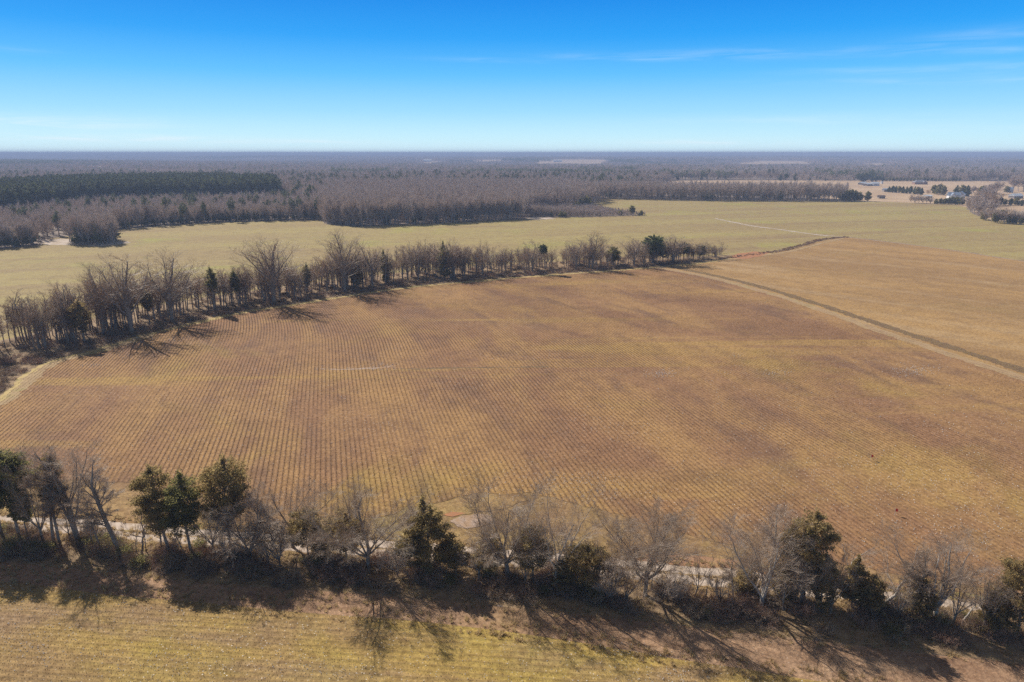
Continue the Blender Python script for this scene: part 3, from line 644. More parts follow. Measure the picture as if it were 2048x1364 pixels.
M['white_wall'] = mat('white_siding', noisy((.72, .72, .72), (.62, .63, .65), .8)); M['cream_wall'] = mat('cream_siding', noisy((.72, .62, .48), (.64, .55, .42), .8))
M['brick_wall'] = mat('brick_wall', noisy((.36, .22, .17), (.28, .17, .13), 1.5)); M['grey_wall'] = mat('grey_boards', noisy((.30, .27, .25), (.22, .19, .18), 1.2))
M['metal_roof'] = mat('metal_roof', noisy((.70, .73, .78), (.58, .61, .66), .5), rough=.4); M['grey_roof'] = mat('shingle_roof', noisy((.20, .20, .22), (.28, .27, .29), 1.))
M['blue_roof'] = mat('blue_grey_roof', noisy((.24, .29, .38), (.30, .35, .43), .6), rough=.5); M['rust_roof'] = mat('dark_tin_roof', noisy((.15, .11, .10), (.24, .16, .13), .8))
M['tan_roof'] = mat('tan_roof', noisy((.55, .45, .34), (.48, .38, .29), .8))
house(1725, 369.5, 15, 9, 3, 2.2, .5, M['grey_wall'], M['metal_roof'], 'farm_shed', 'leftmost of the three long sheds with pale metal roofs by the far dark trees', 'shed', wins=0)
house(1737, 371.5, 20, 9, 3, 2.2, .5, M['grey_wall'], M['metal_roof'], 'farm_shed', 'middle one of the three long sheds with pale metal roofs by the far dark trees', 'shed', wins=0)
house(1749.5, 371.5, 12, 9, 4, 2.6, .1, M['white_wall'], M['metal_roof'], 'farm_shed', 'rightmost and tallest of the three pale roofed sheds, with white walls', 'shed', wins=1)
house(1763.5, 367.5, 3, 3, 3, 1, .1, M['white_wall'], M['metal_roof'], 'small_shed', 'tiny white outbuilding alone in the pasture right of the three long sheds', 'shed', wins=0, doors=1)
house(1812, 358.8, 15, 9, 8, 4, .2, M['cream_wall'], M['tan_roof'], 'farm_house', 'cream house peeking over the dark evergreen screen', wins=3)
house(1839, 368.5, 23, 13, 3.6, 4.5, -.1, M['brick_wall'], M['grey_roof'], 'ranch_house', 'wide low brick house under a grey hipped roof in the pasture', hip=.25, wins=5, wing=(2, 8, 2.5, 2.6))
house(1774, 383.5, 12, 8, 3.4, 1.6, -.1, M['grey_wall'], M['blue_roof'], 'storage_shed', 'blue grey roofed shed at the left end of the cedar row', 'shed', wins=0)
house(1762, 396.8, 8, 5, 2.6, 1.5, 0, M['rust_dark'] if 'rust_dark' in M else M['grey_wall'], M['rust_roof'], 'old_shed', 'small dark brown shed nearest the edge of the green field', 'shed', wins=0)
house(1906, 399.5, 13, 9, 5.5, 4.0, -.25, M['white_wall'], M['blue_roof'], 'gabled_house', 'white two storey house with blue grey gables left of the large bare grey thicket', wins=4, wing=(-5, 0, 3, 3.2))
house(1921, 396.5, 9, 9, 5.0, 4.0, .9, M['white_wall'], M['metal_roof'], 'garage', 'white outbuilding with a pale roof touching the right side of the gabled house', 'garage', wins=1)
house(1855, 396, 9, 6, 2.6, 1.4, .1, M['cream_wall'], M['metal_roof'], 'garden_shed', 'low cream shed with a pale roof behind the brown field edge bushes', 'shed', wins=1)
house(2031, 396.5, 14, 9, 3, 3, .2, M['grey_wall'], M['metal_roof'], 'low_house', 'low dark walled house with a light roof near the right edge of the photo', wins=3)
house(2020, 385, 5, 6, 5, 3, .1, M['white_wall'], M['metal_roof'], 'cottage', 'narrow pale cottage beside a round dark cedar near the right edge', wins=1)
house(2042, 437, 13, 8, 3.2, 3, -.4, M['cream_wall'], M['tan_roof'], 'pale_house', 'cream house cut by the right edge behind the dark thicket', wins=3)
house(200, 338, 40, 18, 6, 4, .1, M['white_wall'], M['metal_roof'], 'white_barn', 'long white building far off in the forest at left', 'barn', wins=0)
house(1115, 323.5, 60, 30, 9, 4, .05, M['white_wall'], M['metal_roof'], 'white_barn', 'tiny pale building far off in the forest right of centre', 'barn', wins=0)
house(855, 323.5, 55, 30, 10, 5, .05, M['white_wall'], M['metal_roof'], 'white_barn', 'tiny white building far off in the forest just left of centre', 'barn', wins=0)

# ---------------------------------------------------------------- trees as things
def T2(name, label, cat, loc, mb, mc, rz=0., s=1., group=None):
    o = obj(name, None, None, (loc[0], loc[1], gh(loc[0], loc[1])), rz, s); tag(o, label, cat, group)
    obj('trunk', mb, o); obj('crown', mc, o); return o
def near_bare(px_, pb, pt, w_, label, style='spread', lean=(0, 0), seed=0, tw=.007, dense=1.0, forks=5, m='twig', tr=None, bk='bark', kk=4):
    h = hgt(px_, pb, pt); wd = wid(px_, pb, w_)
    (bV, bF), (cV, cF) = bare_tree(seed, h, wd, style, dense*1.08, lean, tw, forks, kk, tr)
    return T2('bare_tree', label, 'tree', at(px_, pb), mesh('trunk', bV, bF, M[bk], True), mesh('crown', cV, cF, M[m]))
def near_ever(px_, pb, pt, w_, label, form='cone', seed=0, n=9000, sz=.11, clear=.15, lean=(0, 0), m='cedar_bronze', name='cedar_tree', cat='tree', gap=.72):
    h = hgt(px_, pb, pt); wd = wid(px_, pb, w_)
    (bV, bF), (cV, cF) = evergreen(seed, h, wd, form, int(n*1.5), sz*.82, clear, lean, gap=gap)
    return T2(name, label, cat, at(px_, pb), mesh('trunk', bV, bF, M['bark'], True), mesh('crown', cV, cF, M[m]))
near_ever(4, 1076, 903, 84, 'dark tall evergreen cut by the left edge of the photo', 'top', 1, 13000, .12, .42, m='cedar')
near_ever(40, 1082, 905, 100, 'dark evergreen with a bare lower trunk, second from the left edge', 'top', 2, 15000, .12, .45, m='cedar')
near_ever(56, 1076, 985, 44, 'small dark evergreen squeezed under the two tall ones at the left edge', 'top', 3, 4500, .11, .4, m='cedar')
near_bare(88, 1088, 922, 88, 'dense grey bare tree just right of the dark evergreens at left', 'spread', (0, 0), 4, .0068, 0.85, 6, 'twig_pale')
near_bare(121, 1092, 908, 78, 'bare brownish tree with a straight trunk left of the tallest pale one', 'slim', (0, 0), 5, .0068, 1.02)
near_ever(108, 1090, 915, 46, 'thin greyish green evergreen rising behind bare twigs at left', 'oval', 6, 4200, .10, .5, m='cedar_bronze')
near_bare(140, 1082, 985, 52, 'short bare tree left of the tallest pale one', 'spread', (.05, 0), 7, .0068, .8, 4)
near_bare(158, 1086, 880, 130, 'tallest pale bare tree in the left part of the near row', 'tall', (-.03, 0), 8, .0068, 0.81, 5, 'twig_pale')
near_bare(242, 1108, 930, 92, 'bare tree leaning left over the gravel road with a thin crown', 'slim', (-.24, 0), 9, .0068, 0.94, 5, 'twig_pale', tr=.2)
near_bare(262, 1103, 1035, 30, 'stunted bare sapling with a hooked top, left of the crooked pair', 'crook', (0, 0), 10, .006, .5, 3)
near_bare(272, 1106, 1042, 26, 'stunted bare sapling in the middle of the crooked cluster by the road', 'crook', (.1, 0), 11, .006, .5, 3)
near_bare(284, 1110, 1018, 60, 'crooked bare tree with a dark bent trunk in front of the gravel road', 'crook', (-.15, 0), 12, .006, .7, 4, tr=.2)
near_bare(293, 1104, 1030, 24, 'thin sapling just left of the two pointed cedars', 'slim', (0, 0), 13, .006, .5)
near_ever(338, 1108, 936, 88, 'tall pointed cedar with brown tinged foliage, left one of the pointed pair', 'oval', 14, 13000, .105, .30, (-.06, 0), 'cedar_bronze')
near_ever(384, 1112, 948, 84, 'pointed green cedar, right one of the pointed pair', 'oval', 15, 12000, .104, .24, (-.02, 0), 'cedar')
near_bare(324, 1100, 1020, 40, 'slender bare tree pressed against the left pointed cedar', 'slim', (0, 0), 16, .006, .7)
near_bare(372, 1116, 1045, 30, 'dark leaning sapling in front of the pointed green cedar', 'slim', (-.2, 0), 17, .006, .6)
near_ever(462, 1098, 918, 104, 'bushy bronze green cedar with a broad rounded top left of the forked tree', 'oval', 18, 15000, .11, .30, m='cedar_bronze')
near_bare(430, 1112, 985, 90, 'grey leafless tree tangled between the green cedar and the bronze one', 'spread', (-.1, 0), 19, .0068, 0.77, 6, 'twig_pale')
near_bare(500, 1118, 985, 150, 'wide tangle of grey dead branches in front of the bronze cedar', 'twin', (.1, 0), 20, .0068, 0.94, 8, 'twig_pale', kk=4)
near_bare(560, 1130, 1040, 100, 'low tangled grey tree beside the gap that frames the red ground', 'twin', (-.1, 0), 21, .0068, 0.85, 7, 'twig_pale')
near_bare(586, 1094, 955, 170, 'fine wide vase of bare branches on a forked dark trunk rising above the brush', 'spread', (.06, 0), 22, .0068, .9, 5, 'twig')
near_ever(617, 1118, 1020, 72, 'low round cedar under the right arm of the forked tree', 'top', 23, 6500, .10, .3, m='cedar_bronze')
near_ever(657, 1122, 1050, 50, 'thin bronze sapling cedar between the low round cedar and the big spreading tree', 'oval', 24, 3000, .10, .25, m='cedar_bronze')
near_ever(694, 1124, 1028, 90, 'rusty brown cedar left of the big spreading bare tree', 'oval', 25, 8000, .105, .22, m='cedar_bronze')
near_bare(738, 1142, 965, 205, 'big spreading bare tree with a thick forked trunk left of the broad cedar', 'spread', (0, 0), 26, .0068, 1.05, 6, 'twig')
near_ever(858, 1142, 1002, 132, 'broad full cedar with an olive brown pointed crown at the middle left of the row', 'cone', 27, 19000, .115, .10, m='cedar_bronze', gap=.55)
near_ever(913, 1152, 1088, 52, 'small cedar with a thin stem right of the broad full cedar', 'top', 28, 3500, .10, .3)
near_bare(1016, 1156, 972, 195, 'upright many branched bare tree with a pale trunk right of the broad cedar', 'spread', (-.02, 0), 29, .0068, 1.05, 6, 'twig')
near_ever(975, 1150, 1075, 70, 'greenish low cedar at the left foot of the upright many branched tree', 'shrub', 30, 4200, .10, .15, m='cedar_bronze')
near_ever(1066, 1162, 1055, 80, 'dark cedar tucked between two large bare trees near the centre', 'top', 31, 8000, .105, .3)
near_bare(1106, 1168, 982, 150, 'pale bare tree leaning right with one long low arm at the centre of the row', 'spread', (.12, 0), 32, .0068, .85, 5, 'twig_pale', bk='bark_pale')
near_ever(1168, 1178, 1088, 96, 'round dark bush cedar under the long arm of the pale leaning tree', 'oval', 33, 8500, .105, .12)
near_bare(1290, 1190, 1006, 200, 'round crowned bare tree with fine twigs and low side arms right of centre', 'spread', (.02, 0), 34, .0068, 1.12, 7, 'twig')
near_bare(1222, 1204, 1112, 90, 'grey leafless bush left of the round crowned bare tree', 'twin', (0, 0), 35, .0068, .9, 7, 'twig_pale')
near_bare(1347, 1204, 1146, 60, 'low leafless bush at the right foot of the round crowned tree', 'twin', (0, 0), 36, .006, .8, 6, 'twig_pale')
near_bare(1390, 1192, 1096, 64, 'little bare tree standing alone before the gravel road right of centre', 'spread', (.12, 0), 37, .006, .7, 4)
near_bare(1522, 1216, 1012, 165, 'twin stemmed pale bare tree with a fan shaped crown left of the tall mixed cedar', 'twin', (-.04, 0), 38, .0068, 1.05, 4, 'twig_pale', bk='bark_pale')
near_ever(1492, 1188, 1142, 56, 'round green bush left of the twin stemmed tree', 'shrub', 39, 4500, .10, .05, name='cedar_bush', cat='bush')
near_ever(1562, 1196, 1140, 60, 'round dark bush right of the twin stemmed tree', 'shrub', 40, 4000, .10, .08, m='cedar_bronze', name='cedar_bush', cat='bush')
near_ever(1606, 1204, 1022, 104, 'tall dark cedar wrapped in grey twigs in the right part of the row', 'oval', 41, 17000, .11, .10)
near_bare(1598, 1214, 1050, 110, 'pale dead tree overlapping the front of the tall dark cedar', 'spread', (-.02, 0), 42, .0068, .9, 6, 'twig_pale')
near_bare(1692, 1194, 1062, 96, 'thin curved bare tree behind the small green cedar at right', 'crook', (-.05, 0), 43, .0068, .85, 4, 'twig_pale', bk='bark_pale')
near_ever(1702, 1214, 1115, 74, 'small green cedar with twigs over it left of the zigzag tree', 'cone', 44, 8000, .105, .1)
near_bare(1764, 1216, 1068, 112, 'bare tree with a zigzag pale trunk in the right part of the row', 'crook', (.22, 0), 45, .0068, .85, 4, 'twig_pale', bk='bark_pale')
near_bare(1817, 1240, 1105, 66, 'slender bare tree between the zigzag tree and the leaning white barked one', 'slim', (.12, 0), 46, .006, .9, tr=.15)
near_bare(1866, 1244, 1056, 160, 'white barked bare tree leaning right with a wide crown near the right edge', 'spread', (.16, 0), 47, .0068, .95, 5, 'twig', bk='bark_pale')
near_bare(1925, 1250, 1150, 66, 'small bare tree with a whitish side branch before the right edge cedar', 'crook', (.2, 0), 48, .006, .7, 4, 'twig_pale', bk='bark_pale')
near_ever(2034, 1268, 1125, 110, 'olive cedar cut by the right edge of the photo', 'oval', 49, 12000, .11, .15, m='cedar_bronze')
near_bare(2000, 1262, 1160, 70, 'twiggy bare tree at the left foot of the right edge cedar', 'twin', (0, 0), 50, .0068, .8, 6, 'twig_pale')
near_bare(203, 1100, 1005, 44, 'thin grey sapling left of the tree leaning over the road', 'slim', (-0.10, 0), 400, .0068, .8, 5, 'twig', kk=3)
near_bare(184, 1094, 1018, 40, 'low bare sapling between the tallest pale tree and the leaning tree', 'spread', (0.07, 0), 401, .0068, .8, 5, 'twig_warm', kk=3)
near_bare(452, 1120, 1026, 70, 'grey leafless bush under the bronze cedar', 'twin', (0.04, 0), 402, .0068, .8, 5, 'twig_pale')
near_bare(536, 1126, 1034, 70, 'grey leafless bush just left of the framed red ground gap', 'twin', (0.01, 0), 403, .0068, .8, 5, 'twig')
near_ever(640, 1128, 1068, 44, 'low bronze cedar bush between the round cedar and the rusty brown one', 'shrub', 404, 4500, .105, .08, name='cedar_bush', cat='bush')
near_bare(795, 1152, 1084, 70, 'twiggy bush between the big spreading tree and the broad cedar', 'twin', (-0.05, 0), 405, .0068, .8, 5, 'twig_pale')
near_bare(958, 1158, 1060, 76, 'brownish small bare tree between the broad cedar and the upright many branched one', 'spread', (-0.08, 0), 406, .0068, .8, 5, 'twig')
near_bare(1050, 1168, 1075, 60, 'leafless bush right of the trunk of the upright many branched tree', 'twin', (0.09, 0), 407, .0068, .8, 5, 'twig_warm')
near_ever(1130, 1178, 1112, 50, 'low olive cedar bush beneath the pale leaning tree', 'shrub', 408, 4500, .105, .08, name='cedar_bush', cat='bush')
near_bare(1192, 1186, 1062, 80, 'brownish bare tree right of the round dark bush cedar', 'spread', (0.03, 0), 409, .0068, .8, 5, 'twig')
near_bare(1252, 1206, 1120, 60, 'second leafless bush left of the round crowned tree, nearer its trunk', 'twin', (0.00, 0), 410, .0068, .8, 5, 'twig_warm')
near_bare(1440, 1206, 1124, 60, 'leafless bush between the fence posts and the round green bush', 'twin', (-0.03, 0), 411, .0068, .8, 5, 'twig_pale')
near_bare(1466, 1200, 1112, 46, 'thin sapling left of the round green bush', 'slim', (-0.06, 0), 412, .0068, .8, 5, 'twig', kk=3)
near_bare(1566, 1220, 1100, 84, 'grey bare tree between the twin stemmed one and the tall dark cedar', 'spread', (-0.09, 0), 413, .0068, .8, 5, 'twig_warm')
near_ever(1640, 1222, 1108, 62, 'olive cedar at the right foot of the tall dark cedar', 'oval', 414, 4500, .105, .08, name='cedar_tree', cat='tree')
near_bare(1660, 1226, 1092, 70, 'grey leafless bush left of the small green cedar', 'twin', (0.05, 0), 415, .0068, .8, 5, 'twig')
near_ever(1738, 1228, 1150, 56, 'dark low cedar bush right of the small green cedar', 'shrub', 416, 4500, .105, .08, name='cedar_bush', cat='bush')
near_bare(1796, 1240, 1140, 60, 'leafless bush at the foot of the slender tree right of the zigzag one', 'twin', (-0.01, 0), 417, .0068, .8, 5, 'twig_pale')
near_bare(1905, 1252, 1120, 84, 'brownish bare tree right of the white barked leaning tree', 'spread', (-0.04, 0), 418, .0068, .8, 5, 'twig')
near_ever(1838, 1246, 1160, 54, 'olive cedar bush between the slender tree and the white barked one', 'shrub', 419, 4500, .105, .08, name='cedar_bush', cat='bush')
near_bare(1968, 1262, 1124, 80, 'grey bare tree left of the right edge cedar', 'spread', (-0.10, 0), 420, .0068, .8, 5, 'twig_pale')
near_ever(1982, 1266, 1180, 52, 'dark low cedar bush left of the right edge cedar', 'shrub', 421, 4500, .105, .08, name='cedar_bush', cat='bush')
# fence posts of an old fence by the road
def post(px_, pb, h, label, tilt):
    rng = np.random.default_rng(int(px_)); b = walk(rng, np.zeros((1, 3)), np.array([[tilt, 0, 1.]]), np.array([h]), 4, .02, 0)
    V, Fc = tubes(b, np.full((1, 5), .075)*np.linspace(1.1, .9, 5), 8); top = b[0, -1]
    V2, F2 = tubes(np.array([[top, top+[0, 0, .03]]]), np.array([[.068, .02]]), 8); V, Fc = join([(V, Fc), (V2, F2)])
    p = at(px_, pb); tag(obj('fence_post', mesh('fence_post', V, Fc, M['bark'], True), None, (p[0], p[1], 0)), label, 'post')
post(1411, 1200, 2.0, 'short weathered fence post standing in the brush beside the lone little tree', .05)
post(1432, 1196, 3.0, 'tall weathered fence post, the right one of the two in the brush', -.04)

# ---------------------------------------------------------------- brush, grass, stubble
def brush(seed, h, w_, n=26, r=.016, sub=9, tip=5):
    rng = np.random.default_rng(seed); a = rng.uniform(0, 6.28, n); q = rng.uniform(0, .35, n)*w_
    st = np.stack([np.cos(a)*q, np.sin(a)*q, np.zeros(n)], 1); D = np.stack([np.cos(a)*.7, np.sin(a)*.7, rng.uniform(.5, 1.6, n)], 1)
    L = rng.uniform(.6, 1.2, n)*h*1.1; B = walk(rng, st, D, L, 4, .2, -.03); parts = [tubes(B, rad(np.full(n, r*1.6), 4, .4), 3)]
    p, D, L, rr_ = kids(rng, B, rad(np.full(n, r), 4, .4), L, sub, .2, .8, .5); B = walk(rng, p, D, L, 3, .2, 0); parts.append(tubes(B, np.full(B.shape[:2], r*.75), 3))
    p, D, L, rr_ = kids(rng, B, np.full(B.shape[:2], r*.6), L, tip, .1, .8, .6); B = walk(rng, p, D, L, 1, .2, 0); parts.append(tubes(B, np.full(B.shape[:2], r*.6), 3))
    V, Fc = join(parts); V[:, 2] = np.abs(V[:, 2]); return V, Fc
def tuft(seed, n=40, h=.6, w_=.5):
    rng = np.random.default_rng(seed); a = rng.uniform(0, 6.28, n); q = rng.uniform(0, w_*.6, n)
    b = np.stack([np.cos(a)*q, np.sin(a)*q, np.zeros(n)], 1); t = b+np.stack([np.cos(a)*.35*h, np.sin(a)*.35*h, rng.uniform(.5, 1.1, n)*h], 1)
    s = np.stack([-np.sin(a), np.cos(a), np.zeros(n)], 1)*.035
    V = np.stack([b-s, b+s, t], 1).reshape(-1, 3); return V, np.arange(3*n).reshape(n, 3)
kb = [proto_obj('brush_%d' % i, [brush(i, 2.0, 3.0)], [M['brush' if i % 3 else 'brush_red']]) for i in range(5)]
kb += [proto_obj('brush_g%d' % i, [brush(20+i, 2.2, 3.0, 18), leaves(np.random.default_rng(i), np.random.default_rng(i+5).normal(size=(700, 3))*[.8, .8, .5]+[0, 0, 1.1], .09)], [M['brush'], M['cedar']]) for i in range(2)]
kb += [proto_obj('weed_%d' % i, [tuft(i)], [M['straw']]) for i in range(3)]
C_b = scatter_group(kb, 'brush_kinds'); bn = sorted(o.name for o in C_b.objects); bidx = lambda pre: [i for i, n_ in enumerate(bn) if n_.startswith(pre)]
B_RD = bidx('brush_0')+bidx('brush_3'); B_TW, B_GR, B_WD = bidx('brush_')[0:5], bidx('brush_g'), bidx('weed')
def clumpy(p, k=.12, th=-.25):
    v = np.sin(p[:, 0]*k*2.1+1)+np.sin(p[:, 0]*k*4.7+p[:, 1]*.4)+.8*np.sin(p[:, 1]*.9+p[:, 0]*.5)
    return p[v > th]
def brushes(name, p, s0, s1, picks, label, seed, cat='brush', zs=1.):
    rng = np.random.default_rng(seed); n = len(p); s = rng.uniform(s0, s1, n)**1.0; s = np.stack([s, s, s*zs*rng.uniform(.8, 1.2, n)], 1)
    return scatter(name, np.c_[p, np.zeros(n)], rng.uniform(0, 6.28, n), s, rng.choice(picks, n), C_b, label, cat)
brushes('undergrowth', clumpy(np.concatenate([along(tree_line, 700, -4.2, 3.0, 1), along(tree_line, 480, -3.5, 1.5, 2)]), .12, -.5), .2, .9, B_TW+B_TW+B_GR, 'tangled brown undergrowth filling the foot of the near tree row', 3, 'undergrowth')
brushes('dry_grass', np.concatenate([along(tree_line, 2600, -7, 6, 4), along(road_line, 1500, 2.2, 4, 5), along(road_line, 2200, -5, -2.2, 6), along(road_line, 500, -.25, .25, 7), along(nearp, 900, -1.5, 2.0, 18)]), .35, 1.0, B_WD, 'loose tufts of dry straw coloured grass beside the gravel road and under the near trees', 8, 'grass')
hv = np.array(hl)
brushes('hedge_brush', np.concatenate([along(hv, 900, 1.5, 12, 9, 0., .86), along(hv, 700, 9, 34, 10, 0., .83)]), .3, .85, B_TW+B_TW+B_WD, 'reddish brown brush filling the foot of the long hedgerow across the field', 11, 'brush', .8)
brushes('ditch_weeds', np.concatenate([along(smooth(px([(1448,520),(1500,511),(1560,503),(1600,494),(1650,479),(1700,475)]), 6), 420, -.5, 4.0, 12)]), .2, .42, B_RD+B_RD+B_WD, 'dark reddish weeds lining the ditch between the hedgerow end and the dirt track', 13, 'weeds', .7)
band_line = smooth(px([(1335,533.5),(1400,545),(1500,568),(1600,597),(1700,629),(1800,662),(1900,694),(2048,741),(2400,850)]), 8)
strip('weedy_strip', band_line, 2.1, 2.1, .17, M['dark_weeds'], .45, 21)
brushes('track_weeds', along(band_line, 1500, -1.9, 1.5, 14), .35, .75, B_WD, 'brown band of dead weeds running beside the track that divides the brown fields', 15, 'weeds', .8)
# cotton stalks standing in rows
def stalks(name, poly_px, uf, spacing, du, hgt_, wdt, m, label, ca, sa, box_, seed=1, dens=1., cat='crop stubble'):
    rng = np.random.default_rng(seed); x0, x1, y0, y1 = box_
    X_, Y_ = np.meshgrid(np.arange(x0, x1, spacing), np.arange(y0, y1, du)); u = X_.ravel(); v = Y_.ravel()+rng.uniform(-.5, .5, X_.size)*du
    x = u*ca-v*sa; y = u*sa+v*ca
    if uf:
        for _ in range(3): x = (u-(uf(x, y)-(x*ca+y*sa)))*ca-v*sa; y = (u-(uf(x, y)-(x*ca+y*sa)))*sa+v*ca
    p = np.stack([x, y], 1)+rng.normal(0, .05, (len(x), 2)); p = p[inside(p, np.array(poly_px))]
    q = np.stack(proj(p[:, 0], p[:, 1]), 1); p = p[(q[:, 0] > -250) & (q[:, 0] < 2300) & (q[:, 1] < 1500)]
    nz = np.sin(p[:, 0]*.09+1.3*np.sin(p[:, 1]*.05))+np.sin(p[:, 1]*.13+p[:, 0]*.04)+rng.normal(0, 1.0, len(p))
    p = p[nz > -.7+(1-dens)*2+(1.3*sst(0, 120, p[:, 0]) if uf else 0)]; n = len(p)
    parts = []; B = np.c_[p, np.full(n, .02)]
    for k in range(3):
        a = rng.uniform(0, 6.28, n); d = np.stack([np.cos(a), np.sin(a), np.zeros(n)], 1)
        s = np.stack([-np.sin(a), np.cos(a), np.zeros(n)], 1)*wdt*rng.uniform(.5, 1.2, (n, 1)); t = B+d*wdt*rng.uniform(.3, 2.2, (n, 1))+np.array([0, 0, 1.])*hgt_*rng.uniform(.5, 1.25, (n, 1))
        parts.append((np.stack([B-s, B+s, t], 1).reshape(-1, 3), np.arange(3*n).reshape(n, 3)))
    V, Fc = join(parts); return tag(obj(name, mesh(name, V, Fc, m)), label, cat, kind='stuff')
M['stalk'] = mat('stalk', noisy((.24, .15, .085), (.34, .22, .13), .5)); M['stalk2'] = mat('stalk_pale', noisy((.30, .20, .11), (.38, .27, .14), .5))
stalks('cotton_stalks', px(HEDGE[1:17]+PATH+BOT), row_u, ROWS, .20, .17, .05, M['stalk'], 'thin brown stalk stubble standing in long rows over the main field', math.cos(AL), math.sin(AL), (-260, 330, 40, 420))
ch, sh_ = math.cos(NEARH), math.sin(NEARH)
nfp = list(nearp)+px([(2500,1760),(1024,1800),(-600,1760)])
stalks('field_stubble', nfp, None, .5, .35, .16, .035, M['stalk2'], 'short broken stubble in rows over the nearest field', ch, sh_, (-140, 140, -140, 140), 2, .85)
# white lint caught on the ground
def lint():
    rng = np.random.default_rng(77); pts = []
    for (cx, cy, sx_, sy_, n) in [(1325,748,16,5,160),(1825,742,22,6,200),(1150,958,60,9,260),(1110,1000,70,10,160),(1000,985,60,8,80),(700,738,60,2,120),(760,731,18,3,60),(190,731,14,2,60),(240,715,30,6,60),(300,680,40,6,140),(1560,745,14,4,50),(1470,712,8,2,20),(1210,985,40,10,90),(1900,1060,80,25,150),(1700,1000,120,40,150),(1400,880,200,60,180),(1790,1045,4,2,10),(100,1255,60,40,90),(350,1330,60,20,120),(680,1340,90,15,120),(60,1290,30,14,60),(1240,1310,60,20,80),(1350,1350,40,10,90),(1410,565,20,4,30)]:
        for _ in range(n):
            x_, y_ = rng.normal(cx, sx_), rng.normal(cy, sy_)
            if y_ > 500: pts.append(at(x_, y_))
    p = np.array(pts); ex = rng.uniform(0, 1, (5000, 2)); ex = np.array([at(a_*2200-60, 560+b_**.7*900) for a_, b_ in ex]); p = np.concatenate([p, ex[inside(ex, np.array(px(HEDGE[1:17]+PATH+BOT)))|inside(ex, np.array(nfp))]])
    n = len(p); B = np.c_[p, rng.uniform(.05, .3, n)]; s = rng.uniform(.045, .12, (n, 1, 1))*np.linalg.norm(B[:, None]-np.array([0, 0, H]), axis=-1, keepdims=True).clip(0, 170)/150
    o8 = np.array([[1,0,0],[0,1,0],[-1,0,0],[0,-1,0],[0,0,.8],[0,0,-.8]], float); V = B[:, None]+o8[None]*s*rng.uniform(.6, 1.4, (n, 6, 1))
    f = np.array([[0,1,4],[1,2,4],[2,3,4],[3,0,4],[1,0,5],[2,1,5],[3,2,5],[0,3,5]]); Fc = (f[None]+np.arange(n)[:, None, None]*6).reshape(-1, 3)
    tag(obj('cotton_lint', mesh('cotton_lint', V.reshape(-1, 3), Fc, mat('lint', col=(.72, .68, .62)))), 'scattered white flecks of cotton lint lying over the brown fields', 'lint', kind='stuff')
lint()
def flag(px_, pb, label):
    p = at(px_, pb); o = obj('marker_flag', None, None, (p[0], p[1], 0)); tag(o, label, 'marker flag')
    V, Fc = tubes(np.array([[[0, 0, 0], [0, 0, 1.3]]]), np.full((1, 2), .025), 5); obj('pole', mesh('pole', V, Fc, mat('flag_pole', col=(.5, .5, .5))), o)
    xs = np.linspace(0, .45, 5); zc = np.array([.75, 1.25]); V = np.array([[x, .05*math.sin(x*14)+s_, z-.1*x] for s_ in (0, .01) for z in zc for x in xs]); q = []
    for s_ in (0, 10): q += [[s_+i, s_+i+1, s_+i+6, s_+i+5] for i in range(4)]
    obj('flag', mesh('flag', V, np.array(q), mat('flag_red', col=(.75, .07, .04))), o)
flag(1789, 1031, 'red marker flag in the brown field behind the zigzag bare tree')
flag(1741, 921, 'red marker flag farther out in the brown field, above the other flag')

# ---------------------------------------------------------------- long hedgerow across the field
def mid_bare(px_, pb, pt, w_, label, style='tall', seed=0, dense=.9, lean=(0, 0), forks=6, m='twig', tw=.009):
    h = hgt(px_, pb, pt); wd = wid(px_, pb, w_)
    (bV, bF), (cV, cF) = bare_tree(seed, h, wd, style, dense*.95, lean, tw*1.25, forks, 3)
    T2('bare_tree', label, 'tree', at(px_, pb), mesh('trunk', bV, bF, M['bark'], True), mesh('crown', cV, cF, M[m]))
mid_bare(265, 668, 506, 128, 'tallest bare tree of the long hedgerow, left one of the tall pair, thick trunked', 'tall', 101, 1., (-.03, 0), 7)
mid_bare(214, 655, 522, 80, 'tall bare tree half hidden behind the left one of the tall pair', 'tall', 102, .9, (-.05, 0))
mid_bare(345, 645, 498, 112, 'tall bare tree with a forked trunk, right one of the tall pair in the hedgerow', 'tall', 103, 1., (0, 0), 7)
mid_bare(548, 608, 473, 118, 'tall fan shaped bare tree standing clear above the hedgerow left of its middle', 'tall', 104, 1., (0, 0), 8)
mid_bare(530, 606, 515, 60, 'slimmer bare tree leaning left out of the foot of the fan shaped one', 'tall', 105, .8, (-.15, 0), 5)
mid_bare(689, 584, 456, 92, 'tall oval crowned bare tree with a straight trunk in the middle of the hedgerow', 'tall', 106, 1., (0, 0), 7)
mid_bare(745, 575, 484, 60, 'bare tree of medium height between the oval crowned tree and the sparse branched one', 'tall', 107, .8)
mid_bare(836, 560, 461, 92, 'sparse bare tree with thick crooked branches left of the dark column shaped cedar', 'twin', 108, .45, (0, 0), 5)
mid_bare(905, 556, 475, 52, 'upright bare tree right behind the dark column shaped cedar', 'tall', 109, .9)
mid_bare(965, 552, 480, 84, 'wide round crowned bare tree right of the dark column shaped cedar', 'spread', 110, 1., (0, 0), 8)
mid_bare(1065, 546, 480, 50, 'medium bare tree with a rounded top in the right half of the hedgerow', 'tall', 111, .9)
mid_bare(1152, 540, 477, 40, 'narrow bare tree left of the highest one in the right half of the hedgerow', 'tall', 112, .8)
mid_bare(1185, 538, 463, 62, 'highest bare tree in the right half of the hedgerow', 'tall', 113, 1., (0, 0), 7)
